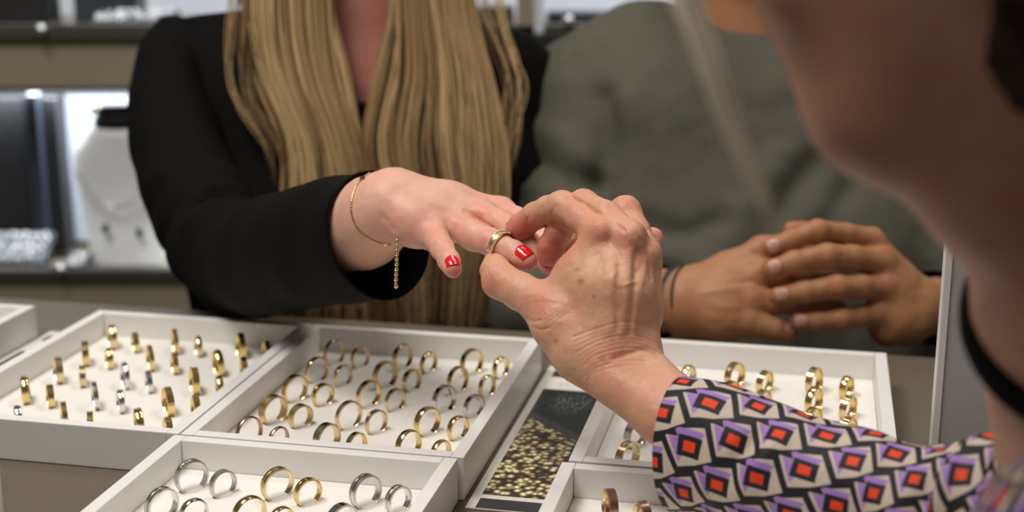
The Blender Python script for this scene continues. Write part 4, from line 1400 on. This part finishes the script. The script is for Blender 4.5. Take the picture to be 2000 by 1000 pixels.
bmesh.ops.create_icosphere(bm, subdivisions=2, radius=.0016, matrix=Matrix.Translation(Vector(c0 + np.array((-.0015, 0, -.0325)) - bo)) @ Matrix.Diagonal((1, 1, 1.3, 1)))
bm_obj('charm', bm, M['pale_gold'], be, True)

# the ring being slid on: bright grooved band with beaded rims
def frame_to_euler(axis, up):
    y = np.asarray(axis, float); y /= np.linalg.norm(y)
    z = np.asarray(up, float); z -= y * (z @ y); z /= np.linalg.norm(z)
    x = np.cross(y, z)
    return Matrix(((x[0], y[0], z[0]), (x[1], y[1], z[1]), (x[2], y[2], z[2])))


he = empty('finger_ring', W(977, 480, .9395))
tag(he, 'bright gold ring with beaded rims held over the outstretched finger', 'ring')
Rm = frame_to_euler((.70, -.68, -.24), (0, -.2, 1.0))
he.rotation_euler = Rm.to_euler()
RD, RW = .0208, .0056
me = ring_me(RD, RW, .0013, 'groove', 'pale_gold', 'gold_brushed').copy()
o = bpy.data.objects.new('band', me); link(o, he); o.location = (0, 0, -RD / 2)
bm = bmesh.new(); bmesh.ops.create_icosphere(bm, subdivisions=1, radius=1)
v0 = np.array([v.co[:] for v in bm.verts]); f0 = np.array([[v.index for v in fc.verts] for fc in bm.faces]); bm.free()
for s in (-1, 1):
    Vl, Ql = [], []
    for k in range(64):
        a = 2 * math.pi * k / 64
        Vl.append(v0 * .00050 + np.array((RD / 2 * math.sin(a), s * (RW / 2 - .0006), RD / 2 * math.cos(a)))); Ql.append(f0 + 12 * k)
    mesh_obj('beaded_rim', np.vstack(Vl), np.vstack(Ql), M['silver'], he)

# ------------------------------------------------------------------ the man with clasped hands
mp_ = empty('person', (0.24, 1.52, FLOOR_Z))
tag(mp_, 'man in a grey-green sweatshirt with clasped hands on the counter', 'person')
mo = np.array(mp_.location)
# his left hand (on top, fingers pointing left in the photo)
L_index = [pr(1702, 470, 1.245, 25), pr(1650, 457, 1.230, 21), pr(1597, 451, 1.215, 22), pr(1545, 468, 1.205, 18.5), pr(1504, 484, 1.198, 16.5)]
L_middle = [pr(1720, 512, 1.240, 27), pr(1665, 503, 1.222, 24), pr(1614, 500, 1.210, 25), pr(1550, 512, 1.200, 22), pr(1506, 525, 1.194, 19.5)]
L_ring = [pr(1724, 562, 1.237, 26), pr(1680, 560, 1.220, 23), pr(1633, 561, 1.208, 24), pr(1570, 570, 1.200, 21), pr(1520, 578, 1.195, 18.5)]
L_pinky = [pr(1710, 612, 1.236, 25), pr(1675, 619, 1.224, 20.5), pr(1640, 624, 1.212, 20.5), pr(1592, 627, 1.207, 18), pr(1557, 628, 1.203, 16)]
L_thumb = [pr(1735, 520, 1.272, 26), pr(1660, 470, 1.268, 21), pr(1600, 452, 1.255, 20), pr(1546, 449, 1.245, 17)]
L_palm = [
    [pr(1772, 572, 1.262, 40), pr(1702, 470, 1.245, 24)], [pr(1780, 590, 1.258, 46), pr(1720, 512, 1.240, 26)],
    [pr(1780, 610, 1.256, 48), pr(1724, 562, 1.237, 26)], [pr(1770, 630, 1.252, 44), pr(1712, 615, 1.236, 27)],
    [pr(1745, 560, 1.255, 44), pr(1742, 625, 1.248, 40)], [pr(1755, 625, 1.252, 44), pr(1730, 648, 1.245, 26)],
    [pr(1790, 600, 1.262, 54), pr(1850, 600, 1.30, 58), pr(1960, 590, 1.40, 66)],
]
R_index = [pr(1488, 488, 1.250, 27), pr(1530, 480, 1.246, 22), pr(1575, 482, 1.246, 21), pr(1640, 508, 1.250, 18)]
R_middle = [pr(1480, 537, 1.238, 28), pr(1530, 535, 1.236, 23), pr(1575, 540, 1.238, 22), pr(1650, 548, 1.245, 18)]
R_ring = [pr(1468, 586, 1.231, 27), pr(1510, 590, 1.229, 22.5), pr(1550, 593, 1.228, 21.5), pr(1605, 598, 1.231, 19.5), pr(1636, 601, 1.236, 17)]
R_pinky = [pr(1462, 627, 1.229, 28), pr(1490, 636, 1.226, 23), pr(1512, 642, 1.224, 20.5), pr(1542, 650, 1.222, 17)]
R_thumb = [pr(1440, 520, 1.272, 30), pr(1510, 485, 1.272, 24), pr(1570, 470, 1.268, 20)]
R_palm = [
    [pr(1350, 566, 1.258, 44), pr(1420, 528, 1.254, 32), pr(1488, 488, 1.250, 26)], [pr(1345, 582, 1.254, 50), pr(1415, 560, 1.246, 40), pr(1480, 537, 1.238, 27)],
    [pr(1345, 598, 1.250, 54), pr(1410, 594, 1.240, 44), pr(1468, 586, 1.231, 27)], [pr(1350, 612, 1.248, 48), pr(1410, 624, 1.238, 40), pr(1462, 627, 1.229, 29)],
    [pr(1330, 586, 1.256, 58), pr(1270, 588, 1.278, 60), pr(1150, 600, 1.33, 66)],
]
aV, aQ = build_hand(L_palm, [L_index, L_middle, L_ring, L_pinky, L_thumb], .0013, kp=.011, kf=.004, kj=.006)
cV, cQ = build_hand(R_palm, [R_index, R_middle, R_ring, R_pinky, R_thumb], .0013, kp=.011, kf=.004, kj=.006)
MV, MQ = join_meshes([(aV, aQ), (cV, cQ)])
Nn = vnormals(MV, MQ)
off = px_ridges(MV, Nn, [([(1590, 436), (1594, 450), (1596, 466)], 5, -.0004), ([(1606, 480), (1610, 500), (1612, 520)], 5, -.0004), ([(1626, 540), (1632, 560), (1634, 580)], 5, -.0004),
                         ([(1640, 498), (1650, 500)], 4, -.0004), ([(1465, 560), (1420, 565), (1370, 570)], 8, .0007), ([(1470, 540), (1420, 545)], 7, .0005), ([(1455, 600), (1400, 600)], 7, .0005)]) + .0003 * vnoise(MV, 150, 6)
MV = MV + Nn * off[:, None]
mred = px_spots(MV, [(1594, 448, 26, .5), (1612, 500, 28, .5), (1632, 560, 28, .5), (1640, 624, 24, .5), (1500, 486, 26, .7), (1500, 526, 30, .7), (1515, 580, 30, .7), (1552, 628, 28, .8), (1710, 480, 34, .35), (1720, 540, 34, .35), (1465, 570, 30, .4), (1330, 600, 40, .4), (1710, 610, 30, .5), (1535, 440, 24, .7)])
MT = [
    [pr(1455, -130, 1.53, 105), pr(1455, 60, 1.56, 108), pr(1455, 160, 1.58, 130)],
    [pr(1180, 160, 1.58, 60), pr(1455, 120, 1.59, 80), pr(1760, 160, 1.58, 60)],
    [pr(1455, 200, 1.58, 150), pr(1455, 500, 1.58, 170)],
]
f = field_for(MT + [[pr(1455, -560, 1.52, 150), pr(1455, 500, 1.58, 160)]], .007, .04); g = f.blank()
for c in MT: f.chain(c, .03, g)
f.ellip(g, W(1455, -320, 1.52), (.080, .10, .118), .02)
f.ellip(g, W(1455, -165, 1.48), (.055, .058, .06), .03)
f.ellip(g, W(1455, -280, 1.415), (.014, .020, .022), .012)
for s in (-1, 1):
    f.ellip(g, W(1455 + s * 60, -340, 1.425), (.018, .012, .010), .006, sub=True)
    f.ellip(g, W(1455 + s * 60, -340, 1.432), (.012, .011, .011), .003)
    f.ellip(g, W(1455 + s * 146, -310, 1.52), (.008, .018, .030), .006)
for dy in (-206, -192):
    f.ellip(g, W(1455, dy, 1.42), (.025, .011, .006), .004)
tV, tQ = f.mesh(g, 3)
V_, Q_ = join_meshes([(MV, MQ), (tV, tQ)])
mesh_obj('body', V_ - mo, Q_, M['skin_m'], mp_, attrs={'red': np.r_[mred, np.zeros(len(tV))], 'spot': np.zeros(len(V_))})
for c in (L_index, L_middle, L_ring, L_pinky):
    nail(mp_, c[-2][0] - mo, c[-1][0] - mo, (0, -.85, .45), .0115, .0115, c[-1][1] + .0003, M['nail_bare_m'], back=.55)
nail(mp_, R_pinky[-2][0] - mo, R_pinky[-1][0] - mo, (.1, -.6, .75), .010, .010, R_pinky[-1][1] + .0002, M['nail_bare_m'], back=.55)
# short hair cap
f = Field(W(1455, -340, 1.54) - .16, W(1455, -340, 1.54) + .16, .007); g = f.blank()
f.ellip(g, W(1455, -375, 1.545), (.089, .104, .112), .02); f.ellip(g, W(1455, -290, 1.42), (.065, .07, .095), .01, sub=True); f.ellip(g, W(1455, -90, 1.50), (.09, .08, .09), .01, sub=True)
V, Q = f.mesh(g, 2); Nh = vnormals(V, Q); V = V + Nh * (.004 * vnoise(V, 140, 2))[:, None]
mesh_obj('hair', V - mo, Q, M['hair_brown'], mp_, attrs={'tone': .5 + .4 * vnoise(V, 200, 3)})

# sweatshirt
MS = [
    [pr(1110, 190, 1.555, 104), pr(1250, 140, 1.565, 112), pr(1400, 130, 1.585, 92), pr(1455, 130, 1.60, 90)],
    [pr(1800, 190, 1.555, 104), pr(1660, 140, 1.565, 112), pr(1510, 130, 1.585, 92), pr(1455, 130, 1.60, 90)],
    [pr(1270, 270, 1.56, 205), pr(1280, 520, 1.555, 205), pr(1290, 850, 1.57, 215)],
    [pr(1640, 270, 1.56, 205), pr(1630, 520, 1.555, 205), pr(1620, 850, 1.57, 215)],
    [pr(1455, 250, 1.56, 190), pr(1455, 520, 1.55, 215), pr(1455, 850, 1.57, 225)],
    [pr(1108, 215, 1.54, 98), pr(1095, 350, 1.51, 100), pr(1060, 500, 1.46, 100), pr(1050, 590, 1.40, 92), pr(1150, 600, 1.35, 80), pr(1262, 590, 1.29, 70)],
    [pr(1806, 215, 1.54, 98), pr(1850, 380, 1.51, 100), pr(1920, 520, 1.47, 100), pr(1980, 590, 1.42, 90), pr(1900, 598, 1.36, 78), pr(1838, 600, 1.305, 68)],
]
f = field_for(MS, .0065, .05); g = f.blank()
for c in MS[:5]: f.chain(c, .05, g)
for c in MS[5:]: 
    ga = f.chain(c, .03); g = f.smin(g, ga, .028)
# neckline
vv = f.blank(); f.chain([pr(1455, -200, 1.56, 112), pr(1456, 22, 1.553, 104)], .01, vv)
g = np.maximum(g, -vv)
sV, sQ = f.mesh(g, 3)
Nn = vnormals(sV, sQ)
folds = [([(1000, 300), (1060, 312), (1120, 345), (1165, 352)], 20, -.014), ([(1030, 240), (1100, 275), (1160, 330)], 22, .009), ([(990, 370), (1080, 372), (1150, 395)], 20, .010), ([(1030, 420), (1100, 430), (1160, 450)], 18, -.010),
         ([(1178, 190), (1188, 280), (1178, 360), (1185, 450)], 24, -.016), ([(1225, 200), (1240, 320), (1235, 430)], 30, .008), ([(1420, 590), (1490, 470), (1590, 320)], 26, -.013), ([(1370, 540), (1440, 430), (1530, 300)], 30, .009),
         ([(1290, 500), (1400, 520), (1500, 450)], 24, .009), ([(1240, 430), (1330, 455), (1410, 430)], 24, -.011), ([(1400, 190), (1500, 215), (1600, 200)], 24, -.004), ([(1540, 520), (1620, 430), (1700, 300)], 26, -.011), ([(1260, 560), (1340, 590), (1420, 580)], 22, -.010)]
off = .62 * px_ridges(sV, Nn, folds) + .0035 * vnoise(sV * np.array((1, 1, .6)), 22, 12) + .0012 * vnoise(sV, 60, 13)
sV = sV + Nn * off[:, None]
mesh_obj('sweatshirt', sV - mo, sQ, M['sweat'], mp_)
# ribbed neckband
a = np.linspace(0, 2 * math.pi, 64, endpoint=False)
cn = W(1457, 42, 1.550)
nb = cn + np.stack([.0625 * np.cos(a), .068 * np.sin(a), .028 * np.sin(a)], -1)
Vn, Qn = tube(nb, .005, .0105, 10, closed=True)
mesh_obj('neckband', Vn - mo, Qn, M['sweat'], mp_)
# dark cuffs at both wrists
for A, B, r0, r1 in ((W(1255, 590, 1.292), W(1284, 589, 1.273), .0345, .033), (W(1858, 600, 1.315), W(1822, 600, 1.288), .034, .0325)):
    C = np.array([A + (B - A) * t for t in np.linspace(0, 1, 8)])
    V, Q = tube(C, np.linspace(r0, r1, 8), np.linspace(r0, r1, 8), 40)
    o = mesh_obj('cuff', V - mo, Q, M['cuff'], mp_)
    md = o.modifiers.new('thickness', 'SOLIDIFY'); md.thickness = .002
legs(mp_, [(.34, 1.56, -.34), (.14, 1.56, -.34)], [(.36, 1.53, -.58), (.12, 1.53, -.58)], [(.36, 1.49, -.66), (.12, 1.49, -.66)], .085, M['trousers'], -1)

# navy cord bracelet on the man's wrist: two turns of cord and a knot
ce = empty('cord_bracelet', W(1336, 586, 1.256)); co_ = np.array(ce.location)
tag(ce, 'navy cord bracelet on the wrist of the clasped hands', 'bracelet')
ax = W(1270, 588, 1.278) - W(1330, 586, 1.256); ax /= np.linalg.norm(ax)
s1 = np.cross(ax, (0, 0, 1.0)); s1 /= np.linalg.norm(s1); s2 = np.cross(s1, ax)
for k, (sh, tl) in enumerate(((-.004, .12), (.001, -.10), (.006, .05))):
    rr = .0298
    lp = co_ + ax * sh + rr * np.cos(a)[:, None] * s1 + rr * np.sin(a)[:, None] * s2 + ax * (tl * .03 * np.cos(a))[:, None]
    V, Q = tube(lp, .0013, .0013, 8, closed=True)
    mesh_obj('cord', V - co_, Q, M['cord_navy'], ce)
bm = bmesh.new(); bmesh.ops.create_icosphere(bm, subdivisions=2, radius=.003, matrix=Matrix.Translation(Vector(s1 * .03)))
bm_obj('knot', bm, M['cord_navy'], ce, True)
